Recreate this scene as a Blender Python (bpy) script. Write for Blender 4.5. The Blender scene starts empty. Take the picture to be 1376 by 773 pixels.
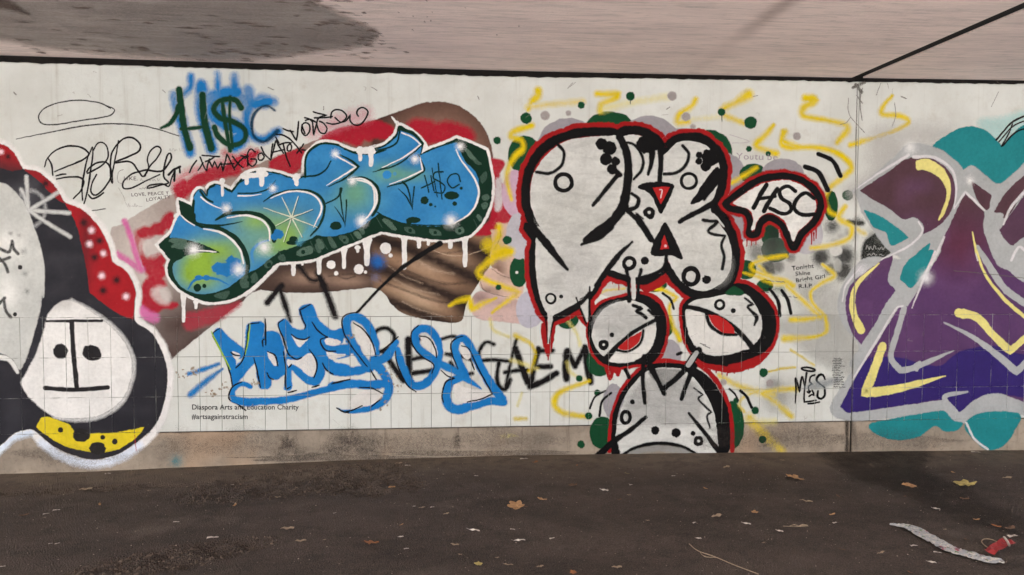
import bpy, bmesh, math, random
import numpy as np
from mathutils import Vector, Matrix, noise
from mathutils.geometry import delaunay_2d_cdt
random.seed(7)
SC = bpy.context.scene
COL = SC.collection

# ---------------------------------------------------------------- camera
PF, PW, PH, CAM_D, CAM_H = 1001.0, 1376.0, 773.0, 5.12, 1.40
YAW, PITCH, ROLL = math.radians(4.93), math.radians(-2.63), 0.0038
fw = Vector((math.sin(YAW)*math.cos(PITCH), math.cos(YAW)*math.cos(PITCH), math.sin(PITCH)))
rt = Vector((math.cos(YAW), -math.sin(YAW), 0))
up = rt.cross(fw)
rt, up = (rt + up*ROLL).normalized(), (up - rt*ROLL).normalized()
cam_data = bpy.data.cameras.new('camera')
cam = bpy.data.objects.new('camera', cam_data)
COL.objects.link(cam)
cam.matrix_world = Matrix(((rt.x, up.x, -fw.x, 0), (rt.y, up.y, -fw.y, -CAM_D), (rt.z, up.z, -fw.z, CAM_H), (0, 0, 0, 1)))
cam_data.sensor_width = 36
cam_data.lens = 36*PF/PW
cam_data.clip_start, cam_data.clip_end = 0.05, 2000
SC.camera = cam
# ---------------------------------------------------------------- sky, sun, exposure
SUN_EL, SUN_AZ = math.radians(48), math.radians(205)
world = bpy.data.worlds.new('World')
SC.world = world
world.use_nodes = True
wn = world.node_tree
wn.nodes.clear()
sky = wn.nodes.new('ShaderNodeTexSky')
sky.sky_type = 'NISHITA'
sky.sun_disc = False
sky.sun_elevation, sky.sun_rotation = SUN_EL, SUN_AZ
sky.dust_density, sky.air_density, sky.ozone_density = 4.0, 1.0, 1.0
hs = wn.nodes.new('ShaderNodeHueSaturation')          # overcast: the blue is veiled
hs.inputs['Saturation'].default_value = 0.42
bg = wn.nodes.new('ShaderNodeBackground')
bg.inputs['Strength'].default_value = 0.15
wo = wn.nodes.new('ShaderNodeOutputWorld')
wn.links.new(sky.outputs[0], hs.inputs['Color'])
wn.links.new(hs.outputs[0], bg.inputs['Color'])
wn.links.new(bg.outputs[0], wo.inputs['Surface'])
sun_data = bpy.data.lights.new('sun', 'SUN')
sun_data.energy, sun_data.angle, sun_data.color = 1.5, math.radians(15), (1, 0.985, 0.96)
sun = bpy.data.objects.new('sun', sun_data)
COL.objects.link(sun)
sd = Vector((math.sin(SUN_AZ)*math.cos(SUN_EL), math.cos(SUN_AZ)*math.cos(SUN_EL), math.sin(SUN_EL)))
sun.rotation_euler = sd.to_track_quat('Z', 'Y').to_euler()
sun.location = (0, -20, 20)
vs = SC.view_settings
SC.display_settings.display_device = 'sRGB'
vs.view_transform, vs.look, vs.gamma, vs.use_curve_mapping = 'Standard', 'None', 1.0, False
vs.exposure = 1.78
cy = SC.cycles
cy.use_denoising = True
cy.transparent_max_bounces = 64
cy.max_bounces, cy.diffuse_bounces = 8, 5
cy.adaptive_threshold = 0.02
cy.sample_clamp_indirect = 6

# ---------------------------------------------------------------- pixel -> place
def ray(x, y):
    return fw + rt*((x-PW/2)/PF) - up*((y-PH/2)/PF)
def wallp(x, y):                      # point of the wall face (Y = 0) seen at a photo pixel
    d = ray(x, y); t = CAM_D/d.y
    return d.x*t, CAM_H+d.z*t
def horp(x, y, z):                    # point of a level plane seen at a photo pixel
    d = ray(x, y); t = (z-CAM_H)/d.z
    return d.x*t, -CAM_D+d.y*t
def interp(px, table):
    xs = [a for a, b in table]; ys = [b for a, b in table]
    return float(np.interp(px, xs, ys))
def edge_table(pts):
    return sorted(wallp(x, y) for x, y in pts)
T_CEIL = edge_table([(0, 74), (345, 85), (690, 95), (920, 100), (1150, 104.5), (1376, 108)])
T_TOP = edge_table([(0, 83), (345, 93), (690, 103), (920, 106), (1150, 109.5), (1376, 113)])
T_GND = edge_table([(0, 637), (115, 634), (230, 629), (345, 624), (460, 619), (690, 612), (920, 609), (1150, 607), (1376, 605)])
def groundz(x):
    return interp(x, T_GND)

# ---------------------------------------------------------------- materials
def lin(c):
    return tuple(((v/255)/12.92 if v/255 <= 0.04045 else ((v/255+0.055)/1.055)**2.4) for v in c)
class NT:
    def __init__(s, name):
        s.m = bpy.data.materials.new(name); s.m.use_nodes = True
        s.t = s.m.node_tree; s.t.nodes.clear()
        s.out = s.t.nodes.new('ShaderNodeOutputMaterial')
        s.b = s.t.nodes.new('ShaderNodeBsdfPrincipled')
        s.t.links.new(s.b.outputs[0], s.out.inputs[0])
        s.b.inputs['Roughness'].default_value = 0.7
        s.b.inputs['Specular IOR Level'].default_value = 0.3
    def n(s, typ, **kw):
        q = s.t.nodes.new('ShaderNode'+typ)
        for k, v in kw.items():
            setattr(q, k, v)
        return q
    def l(s, a, b):
        s.t.links.new(a, b)
    def set(s, sock, v):
        if hasattr(v, 'links') or hasattr(v, 'is_linked'):
            s.l(v, sock)
        else:
            sock.default_value = v
    def math(s, op, a, b=0.0, c=None):
        q = s.n('Math', operation=op)
        s.set(q.inputs[0], a); s.set(q.inputs[1], b)
        if c is not None: s.set(q.inputs[2], c)
        return q.outputs[0]
    def pos(s, sx=1, sy=1, sz=1, off=(0, 0, 0)):
        g = s.n('NewGeometry'); mp = s.n('Mapping')
        mp.inputs['Scale'].default_value = (sx, sy, sz); mp.inputs['Location'].default_value = off
        s.l(g.outputs['Position'], mp.inputs['Vector'])
        return mp.outputs[0]
    def noise(s, vec, scale, detail=4, rough=0.6, dist=0):
        q = s.n('TexNoise')
        q.inputs['Scale'].default_value = scale; q.inputs['Detail'].default_value = detail
        q.inputs['Roughness'].default_value = rough; q.inputs['Distortion'].default_value = dist
        s.l(vec, q.inputs['Vector'])
        return q.outputs['Fac']
    def ramp(s, v, lo, hi, a=0.0, b=1.0):
        q = s.n('MapRange', interpolation_type='SMOOTHSTEP')
        s.set(q.inputs['Value'], v)
        for i, val in zip(('From Min', 'From Max', 'To Min', 'To Max'), (lo, hi, a, b)):
            q.inputs[i].default_value = val
        return q.outputs[0]
    def mix(s, f, a, b, mode='MIX'):
        q = s.n('Mix', data_type='RGBA', blend_type=mode)
        s.set(q.inputs[0], f)
        for sock, v in ((q.inputs[6], a), (q.inputs[7], b)):
            if isinstance(v, tuple): sock.default_value = (*v[:3], 1)
            else: s.l(v, sock)
        return q.outputs[2]
    def scale(s, col, v):             # colour times a value
        q = s.n('VectorMath', operation='SCALE')
        s.l(col, q.inputs[0]); s.set(q.inputs[3], v)
        return q.outputs[0]
    def bump(s, h, strength, dist):
        q = s.n('Bump'); q.inputs['Strength'].default_value = strength; q.inputs['Distance'].default_value = dist
        s.l(h, q.inputs['Height']); s.l(q.outputs[0], s.b.inputs['Normal'])
    def base(s, v): s.set(s.b.inputs['Base Color'], v if not isinstance(v, tuple) else (*v[:3], 1))

# tile grid of the lower wall: joints on the face
JL, WL, JM, WM, JR, WR = -0.663, 0.142, -0.663, 0.1374, 2.921, 0.132
ROWS = [0.196, 0.434, 0.700, 0.966]
def joint_mask(t):
    """1 on the painted faces, 0 in the tile joints (world X / Z)."""
    g = t.n('NewGeometry'); sp = t.n('SeparateXYZ'); t.l(g.outputs['Position'], sp.inputs[0])
    X, Z = sp.outputs[0], sp.outputs[2]
    wob = t.math('MULTIPLY_ADD', t.noise(t.pos(1, 1, 1), 40, 2), 0.004, -0.002)
    def saw(j, w):
        f = t.math('FRACT', t.math('DIVIDE', t.math('SUBTRACT', X, j), w))
        return t.math('MULTIPLY', t.math('MINIMUM', f, t.math('SUBTRACT', 1.0, f)), w)
    left = t.math('LESS_THAN', X, JL); right = t.math('GREATER_THAN', X, 2.915)
    d = saw(JM, WM)
    def sel(c, a, b):
        q = t.n('Mix', data_type='FLOAT'); t.l(c, q.inputs[0]); t.l(b, q.inputs[2]); t.l(a, q.inputs[3]); return q.outputs[0]
    d = sel(left, saw(JL, WL), d); d = sel(right, saw(JR, WR), d)
    for z in ROWS:
        d = t.math('MINIMUM', d, t.math('ABSOLUTE', t.math('SUBTRACT', Z, z)))
    d = t.math('ADD', d, wob)
    dz = t.math('ABSOLUTE', t.math('SUBTRACT', X, 2.915))
    inz = t.math('MULTIPLY', t.math('LESS_THAN', Z, ROWS[3]+0.006), t.math('GREATER_THAN', Z, ROWS[0]-0.008))
    m = t.ramp(d, 0.0010, 0.0028)
    # some joints are filled with paint, some are open
    fill = t.ramp(t.noise(t.pos(9, 1, 3), 1.0, 2), 0.38, 0.58, 0.1, 0.9)
    m = t.math('MAXIMUM', m, fill)
    m = t.math('MAXIMUM', m, t.math('SUBTRACT', 1.0, inz))
    return t.math('MINIMUM', m, t.ramp(t.math('ADD', dz, wob), 0.001, 0.004))

def droplets(t, a, size=0.001):
    """coverage a -> fine spray droplets, each either paint or bare wall"""
    sn = t.n('VectorMath', operation='SNAP'); t.l(t.pos(), sn.inputs[0]); sn.inputs[1].default_value = (size, size, size)
    wnz = t.n('TexWhiteNoise'); t.l(sn.outputs[0], wnz.inputs['Vector'])
    return t.math('GREATER_THAN', a, t.math('MULTIPLY_ADD', wnz.outputs['Value'], 0.98, 0.01))
def paint_material(name, streak=0.0, rough=0.55, chipped=0.25):
    t = NT(name)
    at = t.n('VertexColor', layer_name='Col')
    n1 = t.noise(t.pos(), 5, 5, 0.65); n2 = t.noise(t.pos(), 45, 4)
    v = t.math('ADD', t.ramp(n1, 0.3, 0.7, 0.90, 1.04), t.ramp(n2, 0.3, 0.7, -0.05, 0.05))
    c = t.scale(at.outputs['Color'], v)
    if streak:
        s1 = t.noise(t.pos(2, 1, 8), 1.6, 5, 0.7, 1.2); s2 = t.noise(t.pos(), 7, 4, 0.7, 0.6)
        c = t.scale(c, t.math('MULTIPLY', t.ramp(s1, 0.34, 0.58, 1-streak, 1.04), t.ramp(s2, 0.3, 0.62, 1-streak*0.6, 1.04)))
    # rubbed grime
    gr = t.ramp(t.noise(t.pos(1, 1, 0.6), 22, 6, 0.7), 0.55, 0.75, 1.0, 0.84)
    c = t.scale(c, gr)
    a = at.outputs['Alpha']
    chip = t.ramp(t.noise(t.pos(), 70, 4, 0.75), 0.70, 0.73, 1.0, chipped)
    a = t.math('MULTIPLY', t.math('MULTIPLY', a, joint_mask(t)), chip)
    q = droplets(t, a)
    t.base(c); t.l(q, t.b.inputs['Alpha'])
    t.b.inputs['Roughness'].default_value = rough
    t.b.inputs['Specular IOR Level'].default_value = 0.08
    t.bump(t.noise(t.pos(), 120, 3), 0.2, 0.002)
    return t.m
M_PAINT = paint_material('spray_paint')
M_SILVER = paint_material('brushed_silver_paint', 0.11, 0.5)
M_MARK = paint_material('marker_ink', 0.0, 0.45, 1.0)

def wall_material():
    t = NT('white_painted_render')
    n1 = t.noise(t.pos(), 1.3, 6, 0.65); n2 = t.noise(t.pos(), 14, 6, 0.7)
    c = t.mix(t.ramp(n1, 0.32, 0.7), lin((224, 227, 222)), lin((206, 208, 202)))
    c = t.mix(t.ramp(n2, 0.5, 0.8, 0, 0.35), c, lin((192, 188, 181)))
    # rain streaks hang from the top, scuffs and small bare chips
    st = t.noise(t.pos(14, 1, 0.5), 1.0, 5, 0.7)
    c = t.mix(t.ramp(st, 0.54, 0.78, 0, 0.5), c, lin((168, 162, 150)))
    cl = t.noise(t.pos(1, 1, 1, (5, 0, 3)), 3.2, 6, 0.75)
    c = t.mix(t.ramp(cl, 0.52, 0.74, 0, 0.5), c, lin((184, 178, 164)))
    chips = t.ramp(t.noise(t.pos(), 38, 7, 0.78), 0.69, 0.72)
    where = t.ramp(t.noise(t.pos(), 2.2, 3), 0.5, 0.62)
    ch = t.math('MULTIPLY', chips, where)
    c = t.mix(ch, c, lin((150, 132, 112)))
    pit = t.ramp(t.noise(t.pos(1, 1, 1.6), 95, 3), 0.72, 0.76, 0, 0.75)
    c = t.mix(pit, c, lin((90, 84, 78)))
    t.base(c); t.b.inputs['Roughness'].default_value = 0.6
    h = t.math('ADD', t.noise(t.pos(), 60, 6), t.math('MULTIPLY', ch, -1.0))
    t.bump(h, 0.35, 0.004)
    return t.m
def concrete_material():
    t = NT('bare_concrete')
    n1 = t.noise(t.pos(), 2.5, 6, 0.7); n2 = t.noise(t.pos(), 30, 6, 0.7)
    c = t.mix(t.ramp(n1, 0.3, 0.7), lin((176, 162, 145)), lin((140, 129, 116)))
    c = t.mix(t.ramp(n2, 0.5, 0.75, 0, 0.6), c, lin((112, 102, 92)))
    st = t.noise(t.pos(22, 1, 1.2), 1.0, 5, 0.7)
    c = t.mix(t.ramp(st, 0.55, 0.72, 0, 0.55), c, lin((98, 88, 78)))
    tan = t.noise(t.pos(1, 1, 1, (3, 0, 0)), 1.1, 3)
    c = t.mix(t.ramp(tan, 0.52, 0.66, 0, 0.5), c, lin((190, 158, 128)))
    t.base(c); t.b.inputs['Roughness'].default_value = 0.9
    t.bump(t.noise(t.pos(), 70, 7, 0.7), 0.6, 0.006)
    return t.m
def ceiling_material():
    t = NT('pink_grey_painted_soffit')
    n1 = t.noise(t.pos(0.9, 3.0, 1), 1.6, 6, 0.7); n2 = t.noise(t.pos(1.5, 14, 1), 2.2, 6, 0.75, 0.6)
    c = t.mix(t.ramp(n1, 0.3, 0.7), lin((240, 221, 214)), lin((224, 206, 200)))
    c = t.mix(t.ramp(n2, 0.44, 0.70, 0, 0.7), c, lin((182, 171, 165)))
    b = t.ramp(t.noise(t.pos(2, 10, 1, (7, 0, 0)), 4.0, 6, 0.75), 0.60, 0.74, 0, 0.55)
    c = t.mix(b, c, lin((120, 100, 92)))
    d = t.ramp(t.noise(t.pos(1, 1, 1, (4, 2, 0)), 55, 3), 0.74, 0.78, 0, 0.7)
    c = t.mix(d, c, lin((95, 78, 70)))
    # stained crease running out from the wall
    g = t.n('NewGeometry'); sp = t.n('SeparateXYZ'); t.l(g.outputs['Position'], sp.inputs[0])
    dx = t.math('ABSOLUTE', t.math('SUBTRACT', t.math('MULTIPLY_ADD', t.noise(t.pos(), 3, 3), 0.12, sp.outputs[0]), 1.74))
    cr = t.math('MULTIPLY', t.ramp(dx, 0.0, 0.10, 0.55, 0.0), t.ramp(sp.outputs[1], -0.5, -1.6, 0.15, 1.0))
    c = t.mix(cr, c, lin((132, 108, 100)))
    t.base(c); t.b.inputs['Roughness'].default_value = 0.75
    t.bump(t.math('ADD', n2, t.noise(t.pos(), 40, 6)), 0.5, 0.008)
    return t.m
def asphalt_material():
    t = NT('worn_asphalt')
    n1 = t.noise(t.pos(1, 2.2, 1), 0.9, 6, 0.65); n2 = t.noise(t.pos(), 9, 6, 0.7); n3 = t.noise(t.pos(), 160, 3, 0.6)
    c = t.mix(t.ramp(n1, 0.3, 0.7), lin((82, 71, 64)), lin((60, 51, 45)))
    c = t.mix(t.ramp(n2, 0.45, 0.75, 0, 0.6), c, lin((46, 39, 34)))
    dust = t.ramp(t.noise(t.pos(1, 1, 1, (9, 4, 0)), 2.2, 6, 0.7), 0.52, 0.75, 0, 0.45)
    c = t.mix(dust, c, lin((112, 100, 90)))
    vo = t.n('TexVoronoi'); vo.inputs['Scale'].default_value = 130; t.l(t.pos(), vo.inputs['Vector'])
    c = t.scale(c, t.ramp(n3, 0.3, 0.7, 0.6, 1.45))
    spk = t.ramp(t.noise(t.pos(), 230, 2), 0.67, 0.72, 0, 0.7)
    c = t.mix(spk, c, lin((150, 138, 126)))
    # gritty silt gathers along the foot of the wall
    g = t.n('NewGeometry'); sp = t.n('SeparateXYZ'); t.l(g.outputs['Position'], sp.inputs[0])
    ed = t.math('MULTIPLY', t.ramp(t.math('MULTIPLY_ADD', t.noise(t.pos(), 4, 4), 0.5, sp.outputs[1]), -0.45, 0.25, 0, 0.9), t.ramp(n2, 0.3, 0.6, 0.3, 1.0))
    c = t.mix(ed, c, lin((116, 102, 88)))
    t.base(c); t.b.inputs['Roughness'].default_value = 0.82
    t.bump(t.math('ADD', t.math('MULTIPLY', vo.outputs['Distance'], 0.9), t.noise(t.pos(), 60, 6, 0.7)), 1.0, 0.010)
    return t.m
def stain_material(name, sx, sy, scale=1.4):
    t = NT(name)
    at = t.n('VertexColor', layer_name='Col')
    n = t.noise(t.pos(sx, sy, sx), scale, 7, 0.72, 0.4); n2 = t.noise(t.pos(), 60, 5, .7)
    t.base(t.scale(at.outputs['Color'], t.math('MULTIPLY', t.ramp(n, .3, .7, .72, 1.18), t.ramp(n2, .3, .7, .88, 1.1))))
    a = t.math('MULTIPLY_ADD', t.math('SUBTRACT', n, .5), t.math('MULTIPLY', t.math('MULTIPLY', at.outputs['Alpha'], t.math('SUBTRACT', 1.0, at.outputs['Alpha'])), 7.0), at.outputs['Alpha'])
    t.l(droplets(t, a), t.b.inputs['Alpha'])
    t.b.inputs['Roughness'].default_value = .8
    t.bump(t.noise(t.pos(sx*3, sy*3, 1), 6, 6, .7), .5, .006)
    return t.m
def simple(name, c, rough=0.8, var=0.25, scale=30, metal=0):
    t = NT(name)
    v = t.ramp(t.noise(t.pos(), scale, 5, 0.7), 0.3, 0.7, 1-var, 1+var*0.5)
    r = t.n('RGB'); r.outputs[0].default_value = (*lin(c), 1)
    t.base(t.scale(r.outputs[0], v)); t.b.inputs['Roughness'].default_value = rough
    t.bump(t.noise(t.pos(), scale*4, 4), 0.3, 0.002)
    return t.m
M_WALL, M_CONC, M_CEIL, M_ASPH = wall_material(), concrete_material(), ceiling_material(), asphalt_material()
M_GAP = simple('joint_filler_shade', (24, 20, 18), 0.95, 0.5)  # shade inside the joints and gap is put into this near-black colour
M_GROUT = simple('dirty_grout', (104, 100, 95), 0.95, 0.6, 12)

# ---------------------------------------------------------------- mesh helpers
def obj(name, verts, faces, mat, parent=None, smooth=False):
    me = bpy.data.meshes.new(name)
    me.from_pydata(verts, [], faces); me.materials.append(mat); me.update()
    if smooth:
        me.polygons.foreach_set('use_smooth', [True]*len(me.polygons))
    o = bpy.data.objects.new(name, me); COL.objects.link(o)
    if parent: o.parent = parent
    return o
def box(x0, x1, y0, y1, z0, z1):
    v = [(x, y, z) for x in (x0, x1) for y in (y0, y1) for z in (z0, z1)]
    f = [(0, 1, 3, 2), (4, 6, 7, 5), (0, 4, 5, 1), (2, 3, 7, 6), (0, 2, 6, 4), (1, 5, 7, 3)]
    return v, f
def empty(name, loc, label=None, cat=None, group=None):
    o = bpy.data.objects.new(name, None); COL.objects.link(o); o.location = loc
    return tag(o, label, cat, group)
def tag(o, label=None, cat=None, group=None, kind=None):
    for k, v in (('label', label), ('category', cat), ('group', group), ('kind', kind)):
        if v: o[k] = v
    return o

# ---------------------------------------------------------------- the underpass
XL, XR = -7.0, 9.0
wall = empty('underpass_wall', (0, 0, 0), 'long white underpass wall covered in graffiti above a bare concrete plinth', 'wall')
wall['kind'] = 'thing'
def panel(x0, x1):
    xs = list(np.arange(x0, x1, 0.03)) + [x1]
    v, f = [], []
    for i, x in enumerate(xs):
        zt = interp(x, T_TOP) + 0.008*(noise.noise((x*9, 3, 0))) + 0.007*noise.noise((x*40, 8, 0))
        v += [(x, 0, ROWS[3]+0.002), (x, 0, zt-0.006), (x, 0.008, zt), (x, 0.22, zt), (x, 0.22, ROWS[3]+0.002)]
        if i:
            a = 5*(i-1); b = 5*i
            f += [(a+k, b+k, b+(k+1) % 5, a+(k+1) % 5) for k in range(5)]
    f += [(0, 1, 2, 3, 4), tuple(5*(len(xs)-1)+k for k in (4, 3, 2, 1, 0))]
    return obj('render_panel', v, f, M_WALL, wall)
panel(XL, 2.9125); panel(2.9175, XR)
def plinth(x0, x1):
    xs = list(np.arange(x0, x1, 0.05)) + [x1]
    v, f = [], []
    zt = ROWS[0]-0.008
    for i, x in enumerate(xs):
        c = 0.006*max(0, noise.noise((x*7, 1, 5))) + 0.004*noise.noise((x*31, 1, 5))
        v += [(x, 0, -0.4), (x, 0, zt-0.006-c), (x, 0.006, zt-c*0.5), (x, 0.22, zt-0.001), (x, 0.22, -0.4)]
        if i:
            a = 5*(i-1); b = 5*i
            f += [(a+k, b+k, b+(k+1) % 5, a+(k+1) % 5) for k in range(5)]
    f += [(0, 1, 2, 3, 4), tuple(5*(len(xs)-1)+k for k in (4, 3, 2, 1, 0))]
    return obj('plinth', v, f, M_CONC, wall)
plinth(XL, 2.906); plinth(2.924, XR)
obj('joint_backing', *box(XL, XR, 0.010, 0.2, ROWS[0]-0.006, ROWS[3]), M_GROUT, wall)
obj('movement_joint', *box(2.90, 2.93, 0.012, 0.2, -0.38, ROWS[0]), M_GAP, wall)
obj('joint_sealant', *box(2.905, 2.925, 0.004, 0.2, ROWS[0], 2.58), M_GROUT, wall)
# tiles, each its own piece; alike tiles share a mesh
def tile_mesh():
    bm = bmesh.new()
    v, f = box(-0.5, 0.5, 0, 1, -0.5, 0.5)
    vs_ = [bm.verts.new(p) for p in v]
    for q in f: bm.faces.new([vs_[k] for k in q])
    bmesh.ops.recalc_face_normals(bm, faces=bm.faces)
    me = bpy.data.meshes.new('tile'); bm.to_mesh(me); bm.free(); me.materials.append(M_WALL)
    return me
TM = tile_mesh()
cols = [(JL-(k+1)*WL, WL) for k in range(24)] + [(JM+k*WM, WM) for k in range(26)] + [(JR+k*WR, WR) for k in range(17)]
rnd = random.Random(3)
for (x0, w) in cols:
    for r in range(3):
        z0, z1 = ROWS[r], ROWS[r+1]
        t = bpy.data.objects.new('tile', TM); COL.objects.link(t); t.parent = wall
        g = 0.0030
        t.scale = (w-g, 0.0096, z1-z0-g)
        t.location = (x0+w/2, 0.0004+rnd.random()*0.0010, (z0+z1)/2)
        t.rotation_euler = (rnd.uniform(-1, 1)*0.0012, 0, rnd.uniform(-1, 1)*0.002)
x_a, x_b = cols[23][0], cols[-1][0]+WR
obj('render_panel', *box(XL, x_a-0.004, 0.001, 0.009, ROWS[0]-0.002, ROWS[3]), M_WALL, wall)
obj('render_panel', *box(x_b+0.004, XR, 0.001, 0.009, ROWS[0]-0.002, ROWS[3]), M_WALL, wall)

# ceiling: two deck slabs; near-black filler paints the shade of their joint and the bearing gap
YB = -6.4
def slab(x0, x1):
    xs = list(np.linspace(x0, x1, 60)); v, f = [], []
    for i, x in enumerate(xs):
        z = interp(x, T_CEIL)
        v += [(x, YB, z+0.01), (x, 0.30, z), (x, 0.30, z+0.5), (x, YB, z+0.5)]
        if i:
            a = 4*(i-1); b = 4*i
            f += [(a+k, a+(k+1) % 4, b+(k+1) % 4, b+k) for k in range(4)]
    f += [(3, 2, 1, 0), tuple(4*(len(xs)-1)+k for k in (0, 1, 2, 3))]
    return f, v
for x0, x1 in ((XL, 2.858), (2.944, XR)):
    f_, v_ = slab(x0, x1)
    tag(obj('ceiling', v_, f_, M_CEIL), kind='structure')
tag(obj('ceiling_joint', *box(2.85, 2.952, YB+.01, 0.29, 2.666, 2.95), M_GAP), kind='structure')
tag(obj('bearing_gap', *box(XL, XR, 0.010, 0.21, 2.56, 2.74), M_GAP), kind='structure')

# ground: one sheet out to the horizon, fine under the underpass
def crumble(x, y):
    """0..1: how broken up the asphalt is here"""
    s = 0
    for (cx, cy, rx, ry, an) in CR:
        dx, dy = x-cx, y-cy
        u, w = dx*math.cos(an)+dy*math.sin(an), -dx*math.sin(an)+dy*math.cos(an)
        q = (u/rx)**2+(w/ry)**2
        if q < 1.6: s = max(s, min(1, 1.6-q))
    return s
c1 = horp(400, 648, -0.03); c2 = horp(235, 750, -0.03); c3 = horp(505, 655, -0.02); c4 = horp(80, 655, -.04)
CR = [(c1[0], c1[1], 0.62, 0.26, 0.3), (c2[0], c2[1], 0.42, 0.13, 0.38), (c3[0], c3[1], 0.28, 0.16, 0.1), (c4[0], c4[1], 0.8, 0.05, 0.02)]
def gz(x, y):
    e = 0.011*noise.noise((x*0.9, y*0.9, 2)) + 0.004*noise.noise((x*4, y*4, 5)) + 0.0016*noise.noise((x*17, y*17, 1))
    k = crumble(x, y)
    if k > 0:
        e += k*(-0.010 + 0.042*noise.fractal((x*8, y*13, 4), 0.8, 2.1, 4))
    if -0.25 < y: e *= max(0.25, -y/0.25)
    near = max(0.0, 1-abs(y)/9.0)
    return groundz(x)*near - 0.03*(1-near) + e
def far(a, b, n):
    return [a*(b/a)**(i/n) for i in range(1, n+1)]
xs = [-v for v in reversed(far(4.0, 500, 14))] + list(np.arange(-4.0, 5.6, 0.022)) + far(5.6, 500, 14)
ys = [-v for v in reversed(far(3.7, 500, 14))] + list(np.arange(-3.7, 0.03, 0.022)) + [0.1] + far(1.0, 500, 8)
V = [(x, y, gz(x, y) if -4.2 < x < 5.8 else (groundz(x)*max(0, 1-abs(x)/20) - 0.02)) for x in xs for y in ys]
ny = len(ys)
Fc = [(i*ny+j, (i+1)*ny+j, (i+1)*ny+j+1, i*ny+j+1) for i in range(len(xs)-1) for j in range(ny-1)]
ground = tag(obj('ground', V, Fc, M_ASPH, smooth=True), kind='structure')

# unseen pale ground added behind the camera and outside, to bounce light onto the ceiling
M_BOUNCE = simple('pale_bounce_ground', (216, 214, 210), 0.85, 0.1, 6)
for x0, x1, y0, y1 in ((-60, 60, -60, -3.25), (-60, XL-0.3, -3.25, 0.0), (XR+0.3, 60, -3.25, 0.0)):
    v_ = [(x0, y0, 0.03), (x1, y0, 0.03), (x1, y1, 0.03), (x0, y1, 0.03)]
    tag(obj('bounce_ground', v_, [(0, 1, 2, 3)], M_BOUNCE), kind='structure')

# ---------------------------------------------------------------- painting engine
# Paint coats are thin sheets lying on the wall face; outlines are given in zoomed views of the photo
# (origin and scale below) and carried onto the wall plane.
ZV = {'px': (0, 0, 1), 'A': (0, 0, 2.4157), 'B': (0, 320, 2.4157), 'C': (200, 90, 3.219), 'D': (200, 230, 3.219), 'E': (440, 100, 3.2214),
      'F': (440, 290, 4.068), 'G': (240, 400, 3.867), 'H': (460, 400, 3.44), 'I': (660, 100, 3.5125), 'J': (830, 100, 3.5125),
      'K': (680, 280, 3.5125), 'L': (860, 290, 3.5125), 'M': (760, 440, 3.864), 'N': (960, 100, 3.2214), 'O': (1000, 330, 2.7625),
      'P': (1110, 90, 2.9737), 'Q': (1110, 340, 2.759),
      'a': (0, 180, 3.5125), 'b': (0, 390, 3.2208), 'c': (50, 170, 5.945), 'd': (250, 130, 5.292), 'e': (160, 220, 4.294), 'f': (320, 180, 4.83),
      'g': (480, 140, 3.8636), 'h': (1020, 340, 3.514), 'i': (240, 400, 4.548), 'j': (450, 410, 4.833), 'k': (690, 160, 4.8316),
      'l': (830, 160, 5.1556), 'm': (690, 300, 4.295), 'n': (840, 290, 3.682), 'o': (780, 390, 5.943), 'p': (1240, 150, 2.86),
      'ce': (0, 0, 1.994), 'gr': (900, 560, 2.891), 'gl': (0, 560, 2.991), 'gm': (440, 560, 2.867)}
DEF = 'px'
def pts(s, z=None):
    """'x,y x,y! k:x,y' -> list of (px, py, corner); k: switches the view, ! marks a corner"""
    out = []; z = z or DEF
    for w in s.split():
        if ':' in w:
            z, w = w.split(':')
        c = w.endswith('!')
        x, y = w.rstrip('!').split(',')
        ox, oy, sc = ZV[z]
        out.append((ox+float(x)/sc, oy+float(y)/sc, c))
    return out
def zs(z): return ZV[z or DEF][2]
def crom(p, closed, step=2.2):
    """centripetal-ish Catmull-Rom through points, broken at corners"""
    n = len(p)
    if n == 2 and not closed:
        p = [p[0], ((p[0][0]+p[1][0])/2, (p[0][1]+p[1][1])/2, False), p[1]]; n = 3
    P = [np.array(q[:2]) for q in p]; K = [q[2] for q in p]
    out = []
    segs = n if closed else n-1
    for i in range(segs):
        j = (i+1) % n
        a, b = P[i], P[j]
        h = (i-1) % n if closed else i-1
        k = (j+1) % n if closed else j+1
        m0 = b-a if (K[i] or h < 0) else (b-P[h])/2
        m1 = b-a if (K[j] or k >= n) else (P[k]-a)/2
        L = np.linalg.norm(b-a)+1e-6
        for q in (0, 1):                                   # keep uneven spacing from looping
            m = m0 if q == 0 else m1
            lm = np.linalg.norm(m)
            if lm > 1.3*L:
                if q == 0: m0 = m*(1.3*L/lm)
                else: m1 = m*(1.3*L/lm)
        ns = max(2, int(L/step))
        for s in range(ns):
            t = s/ns; t2, t3 = t*t, t*t*t
            out.append((2*t3-3*t2+1)*a+(t3-2*t2+t)*m0+(-2*t3+3*t2)*b+(t3-t2)*m1)
    if not closed: out.append(P[-1])
    return np.array(out)

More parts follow.
